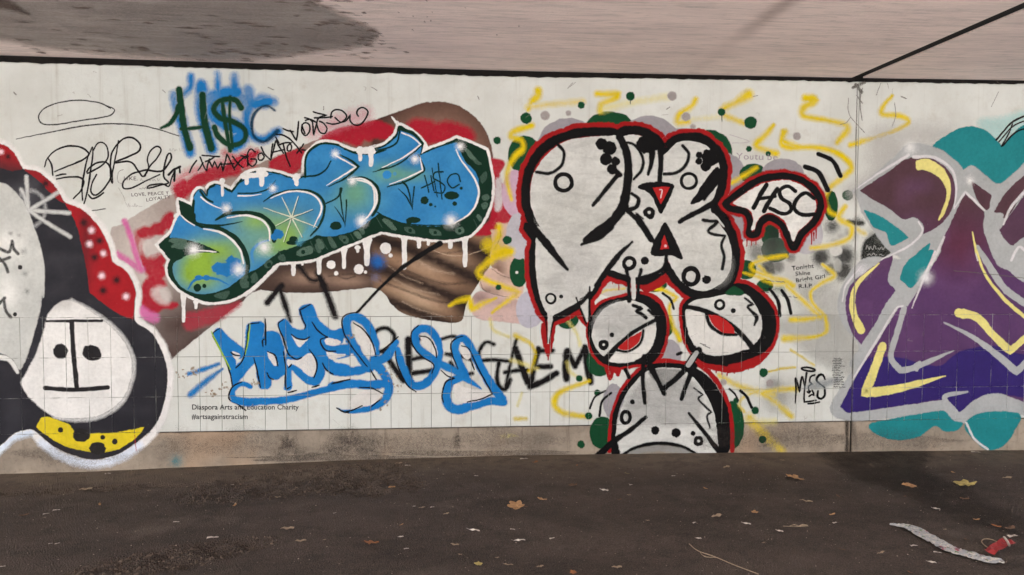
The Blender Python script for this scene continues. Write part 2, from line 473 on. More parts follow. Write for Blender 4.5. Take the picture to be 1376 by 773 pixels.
LV = np.zeros((200, 400), int)           # how many coats lie on each 4 px cell of the wall
COAT = 0.00002
class Builder:
    def __init__(s, name, parent, mat, proj):
        s.name, s.parent, s.mat, s.proj = name, parent, mat, proj
        s.el = []            # elements: verts, faces, colours, cells covered
CUR = None
def put(V2, FC, RGBA, ramp=None):
    """add an element: 2-D pixel verts, faces, colours; stacks it over whatever is under it"""
    b = CUR
    V2 = np.asarray(V2, float)
    lo = np.empty((len(FC), 4), int)
    for i, f in enumerate(FC):
        q = V2[list(f)]
        lo[i] = (*(q.min(0)//4), *(q.max(0)//4))
    lo[:, (0, 2)] = np.clip(lo[:, (0, 2)]+20, 0, 399); lo[:, (1, 3)] = np.clip(lo[:, (1, 3)]+2, 0, 199)
    if b.proj == 'wall':
        lev = max(int(LV[y0:y1+1, x0:x1+1].max()) for x0, y0, x1, y1 in lo)+1
        for x0, y0, x1, y1 in lo:
            LV[y0:y1+1, x0:x1+1] = np.maximum(LV[y0:y1+1, x0:x1+1], lev)
    else: lev = 1
    vv = []
    for i, (x, y) in enumerate(V2):
        d = lev*COAT + (ramp[i]*COAT*0.7 if ramp is not None else 0)
        if b.proj == 'wall':
            w = wallp(x, y); vv.append((w[0], -0.0002-d, w[1]))
        else: vv.append(b.proj_pt(x, y, d))
    cells = set((x, y) for x0, y0, x1, y1 in lo for x in range(x0, x1+1) for y in range(y0, y1+1))
    b.el.append((vv, [tuple(f) for f in FC], list(RGBA), cells))
STUFF_PARTS = {'paint_loss', 'handwriting', 'crack', 'scab', 'printed_line', 'dark_scrape'}
def flush(b):
    """one mesh object for each connected piece of paint"""
    n = len(b.el)
    up_ = list(range(n))
    def find(i):
        while up_[i] != i: i = up_[i]
        return i
    if b.name in STUFF_PARTS: up_ = [0]*n
    else:
        seen = {}
        for i, e in enumerate(b.el):
            for c in e[3]:
                if c in seen: up_[find(i)] = find(seen[c])
                else: seen[c] = i
    groups = {}
    for i in range(n): groups.setdefault(find(i), []).append(i)
    first = None
    for ids in groups.values():
        v, f, c = [], [], []
        for i in ids:
            o = len(v); v += b.el[i][0]; f += [tuple(o+k for k in q) for q in b.el[i][1]]; c += b.el[i][2]
        me = bpy.data.meshes.new(b.name)
        me.from_pydata(v, [], f); me.materials.append(b.mat)
        at = me.color_attributes.new('Col', 'FLOAT_COLOR', 'POINT')
        at.data.foreach_set('color', np.array(c, dtype=np.float32).ravel())
        me.update()
        o = bpy.data.objects.new(b.name, me); COL.objects.link(o); o.parent = b.parent
        if b.name in STUFF_PARTS: o['kind'] = 'stuff'
        first = first or o
    return first
BUILT = []
def art(name, label):
    e = bpy.data.objects.new(name, None); COL.objects.link(e); e.parent = wall; e['label'] = label
    return e
def part(name, parent, mat=None, label=None):
    global CUR
    CUR = Builder(name, parent, mat or M_PAINT, 'wall'); CUR.label = label
    BUILT.append(CUR)
def view(z):
    global DEF
    DEF = z
def C(r, g, b):
    return tuple(min(0.95, v*1.06) for v in lin((r, g, b)))
RJ = random.Random(11)
def rgba(col, x, y, a):
    if callable(col): col = col(x, y)
    return (*col[:3], a*(col[3] if len(col) > 3 else 1))
def area(P):
    x, y = P[:, 0], P[:, 1]
    return 0.5*np.sum(x*np.roll(y, -1)-np.roll(x, -1)*y)
def hand(P, k):
    """the small waver of a hand-held can"""
    return np.array([(k*noise.noise((p[0]*.11, p[1]*.11, 5)), k*noise.noise((p[0]*.11, p[1]*.11, 9))) for p in P])
def fill(s, col, soft=0.9, a=1.0, z=None, step=2.2, grid=0, rough=0.25, P=None):
    if P is None: P = crom(pts(s, z), True, step)
    if area(P) < 0: P = P[::-1]
    P = P+np.array([[RJ.gauss(0, rough), RJ.gauss(0, rough)] for _ in P])
    P = P+hand(P, .6)
    n = len(P)
    T = np.roll(P, -1, 0)-np.roll(P, 1, 0)
    N = np.stack([T[:, 1], -T[:, 0]], 1); N /= (np.linalg.norm(N, axis=1)[:, None]+1e-9)
    Q = P+N*soft
    vin = [Vector(p) for p in P]
    if grid:
        x0, y0 = P.min(0); x1, y1 = P.max(0)
        for gx in np.arange(x0+grid/2, x1, grid):
            for gy in np.arange(y0+grid/2, y1, grid):
                vin.append(Vector((gx+RJ.uniform(-.2, .2)*grid, gy+RJ.uniform(-.2, .2)*grid)))
    ov, oe, of, *_ = delaunay_2d_cdt(vin, [(i, (i+1) % n) for i in range(n)], [list(range(n))], 1, 1e-4)
    V2 = [tuple(v) for v in ov]
    cc = [rgba(col, x, y, a) for x, y in V2]
    put(V2, [tuple(f) for f in of], cc)
    # feathered rim
    R = [tuple(p) for p in P]+[tuple(q) for q in Q]
    rc = [rgba(col, *P[i], a) for i in range(n)]+[rgba(col, *P[i], 0) for i in range(n)]
    put(R, [(i, (i+1) % n, n+(i+1) % n, n+i) for i in range(n)], rc)
def stroke(s, w, col, soft=1.1, a=1.0, z=None, closed=False, cap=True, step=2.2, wob=0.04, P=None, fade=None):
    """ribbon; w in view pixels, number or list along the length; soft in photo pixels"""
    if P is None: P = crom(pts(s, z), closed, step)
    n = len(P)
    sc = zs(z)
    if not isinstance(w, (list, tuple)): w = [w, w]
    t = np.linspace(0, 1, n)
    W = np.interp(t, np.linspace(0, 1, len(w)), w)/sc/2
    W = W*(1+np.array([RJ.gauss(0, wob)+.16*noise.noise((p[0]*.09, p[1]*.09, 1)) for p in P]))
    P = P+hand(P, .45)
    AL = np.full(n, a)
    if fade is not None: AL = a*np.interp(t, np.linspace(0, 1, len(fade)), fade)
    if closed: T = np.roll(P, -1, 0)-np.roll(P, 1, 0)
    else: T = np.gradient(P, axis=0)
    T /= (np.linalg.norm(T, axis=1)[:, None]+1e-9)
    N = np.stack([-T[:, 1], T[:, 0]], 1)
    hs_ = np.minimum(soft/2, W*0.9)
    prof = [(-1, 1, 0), (-1, -1, 1), (1, -1, 1), (1, 1, 0)]      # side, +-soft, alpha
    V2, cc, rp = [], [], []
    for i in range(n):
        for sd_, so, al in prof:
            q = P[i]+N[i]*sd_*(W[i]+so*hs_[i] if so > 0 else W[i]-hs_[i])
            V2.append(tuple(q)); cc.append(rgba(col, q[0], q[1], al*AL[i])); rp.append(t[i])
    fc = []
    m = n if closed else n-1
    for i in range(m):
        j = (i+1) % n
        for k in range(3):
            fc.append((4*i+k, 4*i+k+1, 4*j+k+1, 4*j+k))
    if cap and not closed:
        for i, d in ((0, -1), (n-1, 1)):
            base = len(V2); K = 7
            for k in range(K+1):
                an = math.pi*k/K
                dr = -N[i]*math.cos(an)+T[i]*d*math.sin(an)
                for rr, al in ((W[i]-hs_[i], 1), (W[i]+hs_[i], 0)):
                    q = P[i]+dr*rr
                    V2.append(tuple(q)); cc.append(rgba(col, q[0], q[1], al*AL[i])); rp.append(t[i])
            V2.append(tuple(P[i])); cc.append(rgba(col, *P[i], AL[i])); rp.append(t[i])
            ct = len(V2)-1
            for k in range(K):
                p, q = base+2*k, base+2*k+2
                fc += [(ct, p, q), (p, p+1, q+1, q)]
    put(V2, fc, cc, rp)
def dot(x, y, r, col, ry=None, soft=1.0, a=1.0, z=None, rot=0, n=22, jit=0.04):
    ox, oy, sc = ZV[z or DEF]
    cx, cy_ = ox+x/sc, oy+y/sc
    r, ry = r/sc, (ry or r)/sc
    P = []
    for i in range(n):
        an = 2*math.pi*i/n; j = 1+RJ.gauss(0, jit)
        u, v = r*math.cos(an)*j, ry*math.sin(an)*j
        P.append((cx+u*math.cos(rot)-v*math.sin(rot), cy_+u*math.sin(rot)+v*math.cos(rot)))
    P = np.array(P)
    d = P-np.array([cx, cy_]); L = np.linalg.norm(d, axis=1)[:, None]; d = d/(L+1e-9)
    hs_ = np.minimum(soft/2, L*0.9)
    V2 = [(cx, cy_)]+[tuple(q) for q in P-d*hs_]+[tuple(q) for q in P+d*hs_]
    cc = [rgba(col, cx, cy_, a)]+[rgba(col, *V2[1+i], a) for i in range(n)]+[rgba(col, *V2[1+i], 0) for i in range(n)]
    fc = [(0, 1+i, 1+(i+1) % n) for i in range(n)]+[(1+i, 1+(i+1) % n, 1+n+(i+1) % n, 1+n+i) for i in range(n)]
    put(V2, fc, cc)
def glow(x, y, r, col, a=1.0, z=None, core=0.25):
    """soft sprayed spot"""
    ox, oy, sc = ZV[z or DEF]
    cx, cy_ = ox+x/sc, oy+y/sc; r = r/sc
    core *= .5
    rad = [0, core, core+(1-core)*.3, core+(1-core)*.6, 1.0]; al = [1, 0.95, 0.52, 0.16, 0]
    V2, cc = [(cx, cy_)], [rgba(col, cx, cy_, a)]
    n = 18
    for q, al_ in zip(rad[1:], al[1:]):
        for i in range(n):
            an = 2*math.pi*i/n
            V2.append((cx+r*q*math.cos(an), cy_+r*q*math.sin(an))); cc.append(rgba(col, *V2[-1], a*al_))
    fc = [(0, 1+i, 1+(i+1) % n) for i in range(n)]
    for k in range(3):
        for i in range(n):
            fc.append((1+k*n+i, 1+k*n+(i+1) % n, 1+(k+1)*n+(i+1) % n, 1+(k+1)*n+i))
    put(V2, fc, cc)
def ring(x, y, r, w, col, ry=None, z=None, soft=1.0, rot=0):
    ry = ry or r
    s = ' '.join('%g,%g' % (x+r*math.cos(t)*math.cos(rot)-ry*math.sin(t)*math.sin(rot), y+r*math.cos(t)*math.sin(rot)+ry*math.sin(t)*math.cos(rot))
                 for t in np.linspace(0, 2*math.pi, 13)[:-1])
    stroke(s, w, col, soft, z=z, closed=True)
def drip(x, y, y2, w, col, z=None):
    """a run of paint that swells at its end"""
    L = y2-y
    stroke('%g,%g %g,%g %g,%g %g,%g' % (x, y-L*0.1, x, y+L*.3, x+w*.05, y+L*.7, x, y2), [w*1.9, w*1.15, w*0.9, w*1.0, w*0.85], col, 0.8, z=z)
def text(s, x, y, h, col, ang=0, bold=0.0, z=None, jitter=0.0, sx=1.0, a=1.0, clip=None):
    """printed or hand lettering as flat shapes; h = cap height in view pixels"""
    ox, oy, sc = ZV[z or DEF]
    X0, Y0, hp = ox+x/sc, oy+y/sc, h/sc
    ca, sa = math.cos(ang), math.sin(ang)
    cu = bpy.data.curves.new('lettering', 'FONT'); cu.body = s; cu.size = 1; cu.offset = bold; cu.resolution_u = 3
    if jitter:
        cu.space_character = 1.06
    o = bpy.data.objects.new('lettering', cu); COL.objects.link(o)
    dg = bpy.context.evaluated_depsgraph_get(); dg.update()
    me = o.evaluated_get(dg).to_mesh()
    V0 = [(v.co.x, v.co.y) for v in me.vertices]; F0 = [tuple(p.vertices) for p in me.polygons]
    o.evaluated_get(dg).to_mesh_clear()
    bpy.data.objects.remove(o); bpy.data.curves.remove(cu)
    k = hp/0.70
    V2 = []
    for u, v in V0:
        if jitter:
            v += jitter*noise.noise((u*1.3, 0, len(s))); u += jitter*0.6*noise.noise((u*2.1, v*2, 3+len(s)))
        u *= k*sx; v *= k
        V2.append((X0+u*ca+v*sa, Y0-v*ca+u*sa))
    put(V2, F0, [rgba(col, *p, a) for p in V2])
def scribble(x, y, w, h, n, lw, col, z=None, a=0.8, ang=0):
    """a line of handwriting too small to read"""
    q = []
    for i in range(n):
        u = w*i/(n-1); v = -h*RJ.random() if i % 2 else h*0.1*RJ.random()
        q.append('%g,%g' % (x+u*math.cos(ang)-v*math.sin(ang)+RJ.uniform(-.3, .3)*w/n, y+u*math.sin(ang)+v*math.cos(ang)))
    k = 0
    while k < n-2:                                         # broken into short words
        m = RJ.randint(4, 7)
        if len(q[k:k+m]) > 1: stroke(' '.join(q[k:k+m]), lw, col, 0.6, a, z=z, cap=False, step=1.2)
        k += m

# ---------------------------------------------------------------- colours of the cans
WHITE, BLACK, DKG = C(230, 229, 227), C(17, 16, 17), C(14, 46, 32)
BLUE, TAGB, LIME, TEALG = C(34, 116, 180), C(18, 112, 186), C(140, 178, 62), C(104, 160, 138)
CRIM, REDO, GREEN, SGREY = C(168, 26, 46), C(156, 25, 27), C(20, 70, 42), C(156, 153, 158)
SILV, YEL, PYEL = C(206, 207, 203), C(222, 196, 18), C(226, 216, 134)
PLUM, PURP, INDI, TEAL, PGREY = C(84, 58, 66), C(88, 58, 100), C(52, 38, 106), C(36, 132, 138), C(172, 175, 176)
INK = C(20, 17, 19)
def mixc(a, b, t):
    t = max(0.0, min(1.0, t))
    return tuple(a[i]*(1-t)+b[i]*t for i in range(3))
def gauss(x, y, cx, cy, rx, ry=None):
    ry = ry or rx
    return math.exp(-((x-cx)/rx)**2-((y-cy)/ry)**2)

# ================= mural of clasped brown hands, oldest coat
hands = art('hands_mural', 'airbrushed brown arm and clasped fingers partly hidden behind blue lettering')
part('forearm', hands)
def arm_col(x, y):
    # shaded airbrush: pale grey at the cuff, brown to the hand, darker to both rims
    t = (x-170)/330.0
    base = mixc(C(176, 166, 160), C(128, 98, 84), t)
    d = (y-(304-0.52*(x-160)))/170.0 if x < 520 else (y-150)/260.0
    base = mixc(base, C(82, 66, 62), max(0, d-0.55)*2.2)
    n = noise.noise((x*0.02, y*0.03, 3))*0.18
    base = mixc(base, C(214, 206, 198), 0.55*gauss(x, y, 190, 345, 26, 60)+n*(x < 300))
    if x > 500:
        r = math.hypot((x-592)/78.0, (y-215)/82.0)
        base = mixc(base, C(70, 48, 42), max(0, r-0.55)*1.5)
        base = mixc(base, C(150, 118, 104), 0.5*gauss(x, y, 575, 175, 40, 18))
    return base
fill('e:-40,372 0,360 e:330,170 d:500,488 d:990,288 d:1376,158 E:350,148 E:420,125 E:500,122 E:570,140 E:640,190 E:690,260 E:712,340 E:722,450 E:735,600 F:900,60 F:920,190 px:640,352 px:500,360 px:346,390 i:370,35! i:0,330 B:540,397 B:500,330 a:560,600 a:525,480', arm_col, 1.6, grid=7)
part('fingers', hands)
def fist_col(x, y):
    # folded fingers: each roll is pale along its crest and dark in the folds
    u = (y-0.40*(x-500)-0.0006*(x-560)**2-318)/40.0
    f = u-math.floor(u)
    crest = max(0, math.sin(math.pi*min(1, f*1.15)))**1.6
    b = mixc(C(48, 36, 32), C(150, 118, 94), crest*.95)
    b = mixc(b, C(206, 178, 150), .7*crest*(gauss(x, y, 585, 352, 34, 14)+gauss(x, y, 560, 388, 34, 14)+gauss(x, y, 560, 412, 30, 14)))
    b = mixc(b, C(34, 27, 25), .85*gauss(x, y, 628, 412, 20, 30)+.6*gauss(x, y, 648, 352, 20, 24)+.6*gauss(x, y, 540, 326, 60, 10)+.5*gauss(x, y, 372, 374, 26, 14)+.45*gauss(x, y, 500, 352, 14, 30))
    if x < 500:
        b = mixc(C(70, 54, 48), C(162, 134, 116), .9*gauss(x, y, 415, 374, 30, 9)+.8*gauss(x, y, 470, 378, 26, 8))
    return b
fill('px:345,388! D:500,430 D:600,400 px:420,345 px:500,312 px:600,316 px:660,312 F:930,160 F:900,250 F:830,360 F:790,420 F:752,500 F:738,560 F:705,582 F:620,577 F:540,565 F:420,535 F:350,480 F:318,430 F:250,392 F:130,402 F:0,415 D:700,525 D:560,522', fist_col, 1.2, grid=6)
view('F')
fill('900,60 1000,20 1050,100 1040,330 1000,330 930,310 890,250 905,150', lambda x, y: mixc(C(206, 178, 160), C(120, 92, 80), gauss(x, y, 668, 365, 12, 20)), 2, grid=7)
fill('835,365 890,290 960,320 1060,360 1060,440 1040,452 960,440 870,415', lambda x, y: mixc(C(214, 184, 168), C(96, 72, 66), 0.8*gauss(x, y, 656, 392, 16, 7)+.4*gauss(x, y, 690, 372, 30, 6)), 2, grid=6)
fill('800,440 850,415 960,445 1050,470 1110,560 1095,590 1000,580 900,572 820,556 788,505', lambda x, y: mixc(C(204, 176, 170), C(130, 106, 104), 0.8*gauss(x, y, 645, 400, 16, 9)+.4*gauss(x, y, 690, 408, 30, 6)), 2, grid=6)
part('finger_creases', hands)
for s, w, a in (('430,300 540,345 640,372 760,366', 24, .6), ('330,372 470,425 610,470 740,478', 22, .7), ('450,200 540,205 640,205 760,190', 20, .5), ('835,360 860,410 960,440 1060,446', 8, .7), ('900,290 950,325 1010,345', 9, .6), ('940,60 945,110 915,180', 10, .8), ('10,330 120,320 240,330 330,380', 18, .55), ('60,330 100,345 150,330', 16, .7)):
    stroke(s, w*.6, C(40, 31, 28), 5, a*.8)
for s, w, a in (('480,235 580,295 690,318', 20, .45), ('360,345 470,400 610,432', 15, .4), ('410,470 500,512 640,552', 14, .45), ('580,190 660,215 760,215 880,175 915,160', 7, .8), ('330,270 420,330 520,370', 14, .35)):
    stroke(s, w*.7, C(208, 184, 160), 5, a*.6)

# ================= crimson spray behind the blue letters
red = art('red_spray_backdrop', 'ragged crimson spray patches around the blue bubble lettering')
part('red_patch', red)
view('C')
fill('112,520 150,490 165,500 205,470 240,462 262,440 330,432 372,398 470,366 455,392 430,430 400,432 390,455 330,470 262,488 246,498 196,528 140,568 122,552', CRIM, 7, .95)
stroke('110,500 180,455 300,420 440,362', 34, C(196, 60, 84), 14, .55)
view('d')
fill('600,470 640,440 720,405 830,378 822,450 808,500 752,545 700,528 640,532 606,512', CRIM, 4, .92)
stroke('280,400 380,450 470,480', 60, C(190, 44, 66), 14, .7)
view('e')
fill('296,286 318,312 318,340 288,372 262,380 250,402 205,408 190,425 150,432 120,420 108,395 150,372 182,372 205,352 240,345 262,310', CRIM, 5, .95)
fill('128,470 150,545 190,528 232,520 262,560 246,590 268,625 240,662 262,700 230,735 240,768 200,790 165,770 180,720 160,690 176,650 150,610 130,540', CRIM, 6, .95)
fill('105,400 150,440 135,480 150,540 120,560 95,480', CRIM, 8, .7)
view('D')
fill('-10,470 20,500 48,548 92,570 124,576 100,592 60,590 30,612 -20,600 -32,540', CRIM, 4, .95)
view('i')
fill('50,110 88,98 110,104 150,84 200,80 240,66 300,56 372,34 300,92 220,140 140,165 70,190 40,170', lambda x, y: C(168, 50, 66), 6, .8)
view('E')
fill('-30,282 40,240 120,222 200,205 262,224 292,250 262,272 238,276 205,268 180,284 160,276 132,305 70,285 20,300', CRIM, 5, .95)
stroke('-60,250 40,210 160,175', 60, C(206, 120, 140), 18, .5)
fill('352,232 380,208 440,212 470,226 520,216 600,240 626,272 590,282 560,276 520,290 470,286 440,292 402,256', CRIM, 9, .95)
fill('698,375 752,374 764,392 742,430 752,470 790,495 802,520 772,548 780,590 812,622 768,640 728,640 738,662 700,672 706,690 640,694 668,662 700,640 712,600 716,480', CRIM, 3, .95)
part('pink_stroke', red)
view('a')
stroke('588,412 612,470 634,545 664,640', 26, C(206, 96, 160), 4, .85)
stroke('548,566 600,600 668,640', 34, C(206, 96, 160), 5, .8)
view('b')
stroke('612,88 640,110 668,120', 46, C(214, 110, 172), 6, .8)
part('white_patch', red)
view('e')
fill('140,468 170,448 228,440 262,456 236,470 222,486 226,500 190,524 150,504', C(206, 198, 194), 9, .7)
view('D')
fill('20,520 60,510 84,540 78,566 40,556', C(214, 206, 202), 7, .7)
view('E')
fill('735,455 752,460 748,480 762,520 752,560 735,590 728,540', C(200, 194, 196), 4, .9)

# ================= ladybird figure at the left
bug = art('ladybird_figure', 'black and red spotted figure with a blank white straight-mouthed face')
part('halo', bug)
view('a')
HALO = '-660,300 -560,110 -330,16 -120,14 0,42 62,80 108,158 180,174 255,236 312,318 395,352 466,424 518,515 542,598 606,644 648,735 650,773 b:592,60 b:590,128 b:668,186 b:722,288 b:736,400 b:706,545 b:644,640 b:525,716 b:420,748 b:330,736 b:240,700 b:172,648 b:130,612 b:60,634 b:0,690 b:-60,740 b:-200,800 b:-420,740 b:-580,560 b:-620,300'
stroke(HALO, 36, C(232, 230, 228), 4)
stroke('b:180,660 b:250,712 b:335,742 b:420,750 b:525,722 b:600,672', 40, C(222, 230, 244), 7, .9, z='b')
stroke('b:-200,800 b:-100,770 b:-40,730 b:0,692 b:60,640 b:130,618', 30, C(216, 228, 246), 6, .9, z='b')
part('body', bug)
BODY = '-640,300 -540,120 -320,26 -120,24 0,50 60,86 106,166 178,182 250,242 306,326 390,362 458,432 508,522 532,606 596,652 637,740 b:583,130 b:660,192 b:708,292 b:722,400 b:692,540 b:630,624 b:520,702 b:420,730 b:330,716 b:240,678 b:165,618 b:130,600 b:60,620 b:0,672 b:-90,735 b:-220,770 b:-410,710 b:-560,540 b:-600,300'
fill(BODY, lambda x, y: mixc(C(44, 43, 49), C(92, 92, 98), 0.6*gauss(x, y, 35, 268, 22, 26)+.3*noise.noise((x*.03, y*.05, 1))), 1.5, grid=12)
part('red_wing_case', bug)
RD = C(164, 30, 38)
fill('-560,150! -320,28 -120,26 0,50 60,86 106,164! 60,172 0,158 -120,135 -320,140', lambda x, y: mixc(RD, C(96, 40, 44), (y-(200+.3*x))/22), 1.5, grid=8)
fill('114,168! 178,182 250,242 306,326! 290,318 240,276 180,214', lambda x, y: mixc(RD, C(110, 40, 46), 0.4), 1.5)
fill('308,328! 390,362 458,432 508,522 532,606 596,652 637,740 b:578,60 b:575,126! b:500,92 b:400,18 a:424,740 415,660 395,560 372,460 345,390', lambda x, y: mixc(RD, C(96, 34, 40), .8*gauss(x, y, 116, 330, 9, 60)), 1.5, grid=8)
part('spot', bug)
for x, y, r in ((432, 455, 17), (422, 520, 17), (488, 565, 16), (480, 670, 17), (595, 768, 17), (5, 85, 14)):
    glow(x, y, r*1.6, C(240, 214, 222), z='a', core=.5)
for x, y, r in ((395, 420, 20), (470, 505, 19), (447, 583, 19), (550, 690, 20), (487, 740, 20), (38, 108, 14), (215, 235, 18)):
    glow(x, y, r*1.7, C(58, 28, 32), z='a', core=.4)
part('mask', bug)
def mask_col(x, y):
    return mixc(C(196, 198, 194), C(238, 238, 234), 0.9*gauss(x, y, 8, 330, 26, 22)+.8*gauss(x, y, 10, 395, 20, 18)+.3*noise.noise((x*.06, y*.06, 2)))
fill('-420,330 -300,240 -140,212 0,232 52,258 112,330 160,445 195,560 207,650 205,773 b:182,20 b:165,110 b:130,240 b:103,312 b:84,342 b:60,302 b:0,268 b:-60,262 b:-200,280 b:-380,180 a:-460,600', mask_col, 2, grid=9)
stroke('b:-20,290 b:30,296 b:58,322 b:76,355', [22, 22, 14], C(226, 226, 222), 2, z='b')
for x, y, r in ((110, 555, 30), (50, 470, 20), (120, 660, 26), (128, 744, 26), (90, 480, 18)):
    glow(x, y, r, C(120, 122, 120), .55, z='a')
part('mask_lettering', bug)
for s in ('-10,536 20,552 45,556 58,512', '58,508 64,540 86,566', '-6,588 20,610 38,652', '2,600 46,584', 'b:15,40 b:26,90 b:46,118', 'b:-4,60 b:20,34'):
    stroke(s, 15, C(44, 44, 44), 2, .9)
dot(95, 630, 11, C(50, 48, 48)); dot(65, 105, 9, C(40, 40, 40), z='b')
part('star', bug)
for s in ('125,202 130,300 134,372', '128,362 220,366 326,374', '132,364 200,322 270,280', '146,368 230,425 332,486', '100,262 118,300 130,350'):
    stroke(s, 18, C(206, 208, 206), 3, .9)
stroke('100,290 150,268 198,296 214,355 196,410 156,440', 16, C(196, 198, 198), 7, .55)
part('face', bug)
view('b')
def face_col(x, y):
    return mixc(C(232, 231, 228), C(190, 188, 184), .75*gauss(x, y, 82, 408, 20, 9)+.2*noise.noise((x*.05, y*.05, 9)))
stroke('310,46 405,96 488,158 548,228 578,312 568,402 526,486 442,544 340,562 236,552', 18, C(222, 222, 220), 4, .75)
fill('92,400! 130,335 168,255 192,175 212,105 258,57 312,50 400,100 480,162 540,232 568,312 560,400 520,478 440,535 340,552 240,545 170,500 120,450', face_col, 2.4, grid=10)
part('face_features', bug)
FK = C(40, 38, 40)
stroke('203,135 320,133 442,133', [9, 13, 11], FK, 1.3)
stroke('310,138 319,280 333,425', 21, FK, 1.3)
stroke('196,424 330,431 466,421', 19, FK, 1.3)
dot(262, 265, 32, FK, 33, 1.4); dot(397, 272, 43, FK, 34, 1.4, rot=.35)
part('yellow_belly', bug)
fill('158,592! 195,550 300,582! 318,610 340,640 372,640 392,622! 500,618 624,594! 582,642 500,690 400,700 280,672 205,628', C(222, 200, 44), 1.3)
part('belly_spot', bug)
for x, y, rx, ry in ((262, 605, 12, 12), (445, 637, 11, 10), (497, 655, 12, 13), (422, 684, 36, 28), (352, 628, 38, 30)):
    dot(x, y, rx, C(42, 40, 40), ry)

# ================= green and blue H$C tag
hsc = art('dollar_tag', 'dark green H$C tag sprayed over a hazy blue shadow under the ceiling')
view('C')
part('blue_haze', hsc)
for s, w in (('112,125 145,250 180,372', 44), ('225,110 232,210 272,352', 50), ('140,130 178,90 182,40', 26), ('232,120 226,80', 50), ('370,40 372,120', 30), ('296,30 300,110', 24), ('400,150 320,140 280,190 330,240 410,280 370,340', 64), ('540,150 480,135 425,200 435,280 490,315 560,278', 34), ('430,100 450,160 520,150', 44), ('255,140 300,120 380,110', 50)):
    stroke(s, w*1.1, C(34, 122, 190), 7, 1, fade=[.7, 1, 1])
part('green_letter', hsc)
HG = C(22, 62, 40)
for s, w in (('130,98 140,170 152,260 178,350', 30), ('52,266 92,244 118,206 128,170', [12, 22, 26]), ('140,268 190,266 245,258', 17), ('232,122 240,230 270,352', 32), ('400,178 372,142 310,146 280,182 310,222 366,238 416,274 408,322 352,338 300,300 284,262', 25), ('318,150 330,240 352,362', 20), ('352,130 350,230 362,350', 16)):
    stroke(s, w, HG, 2.2, 1)
stroke('546,190 510,168 466,190 446,240 456,300 496,324 540,296 556,276', [9, 15, 13, 20], C(18, 58, 84), 2.5, .95)

# ================= black spray letters on the tiles
reg = art('reggaem_lettering', 'black sprayed REGGAEM lettering across the white tiles')
view('H')
part('black_letter', reg)
for s, w in (('125,250 130,200 160,152 205,142 240,176 222,232 150,256', 15), ('190,250 230,310 282,385', 20), ('304,195 308,290 310,385', 24), ('306,290 400,268', 16), ('312,352 412,338', 18), ('340,196 380,184', 14), ('462,192 510,180 560,198', 11), ('480,262 540,270 598,284', 15), ('500,300 540,360 600,350', 14),
             ('700,216 664,206 634,246 634,300 648,330', 13), ('640,292 700,288 772,294', 13), ('724,300 716,350 722,405 752,424 776,380', 16), ('806,190 790,250 770,340 752,424', 12), ('800,236 826,310 856,392', 24), ('752,346 800,338 862,336', 15),
             ('906,236 888,310 868,412', 22), ('868,412 930,386 990,350', 22), ('886,322 962,318', 18), ('904,246 972,246', 17), ('1036,376 1032,310 1040,248', 24), ('1040,248 1076,318', 20), ('1076,318 1122,230', 18), ('1122,230 1130,300 1148,392', 24)):
    stroke(s, w*1.3, C(20, 18, 19), 3.4, 1)
leg = art('black_spray_strokes', 'loose black spray strokes under the blue bubble lettering')
view('D')
part('black_stroke', leg)
for s, w, so in (('512,568 574,496', 26, 4), ('566,510 590,580 612,652', [22, 26, 14], 5), ('730,440 770,530 806,628', 30, 5), ('640,400 700,470 740,470', 20, 8)):
    stroke(s, w, C(26, 22, 24), so, 1)

# ================= thin marker tags above
mk = art('halo_tag', 'thin black marker tag of looping letters under a drawn halo')
part('marker_line', mk, M_MARK)
view('A')
stroke('340,340 372,358 350,378 260,392 180,405 138,402 125,380 142,354 190,334 260,326 330,336 358,352', 4.2, INK, .8, .92)
stroke('52,452 150,432 280,408 380,402 480,412 582,442', [2.5, 4.5, 4.5, 3], INK, .8, .9)
stroke('300,684 342,678', 3, INK, .8, .9)
view('c')
for s in ('60,320 80,260 150,190 250,158 340,165 400,200 410,230 360,270 240,320 140,360', '85,250 115,310 125,390', '150,395 190,384 230,380', '155,420 250,405 340,408 372,440 350,510 290,575', '440,165 400,260 370,400 358,500 362,590',
          '445,170 440,260 420,400 400,520 375,615', '450,190 480,140 520,128 555,160 568,230 540,290 470,340 400,375 410,340 470,295 540,285 580,320 590,400 540,490 470,550 430,520 440,450 475,385', '410,545 440,575 490,560 530,530',
          '650,115 625,250 600,380 600,455 585,400 590,240 620,170 690,100 760,90 820,140 810,200 720,245 620,290 720,280 770,300 810,360 850,400 900,320 960,250 990,190 960,160 910,190 880,260 890,330 860,400',
          '980,385 880,430 760,490 690,495 690,440 760,380 870,350 970,360 1020,340 1070,260 1065,215 1040,230 1020,300 1010,400 1050,450 980,470 880,495 900,470 1000,460 1050,480 1070,430 1100,350'):
    stroke(s, [11, 16, 12], INK, .8, 1)
stroke('1050,385 1090,346 1142,322', 20, INK, .8); stroke('1136,322 1140,370', 14, INK, .8); stroke('1100,350 1096,436', 18, INK, .8)
pen = art('handwritten_note', 'faint grey handwritten LOVE, PEACE Y LOYALTY note')
part('handwriting', pen, M_MARK)
GP = C(98, 92, 92)
text('LOVE, PEACE Y', 752, 560, 26, GP, -.06, .012, jitter=.12, sx=1.15); text('LOYALTY', 870, 600, 26, GP, -.14, .012, jitter=.12, sx=1.2)
text('LIKE.', 690, 430, 30, GP, 0, .01, jitter=.1, sx=1.2); scribble(820, 435, 160, 30, 16, 5, GP, a=.6); scribble(815, 500, 90, 26, 10, 5, GP, a=.7)
stroke('690,455 655,450 640,410 655,360 690,345', 5, GP, .7, .6); stroke('650,490 690,560 715,630', 4, GP, .7, .4)
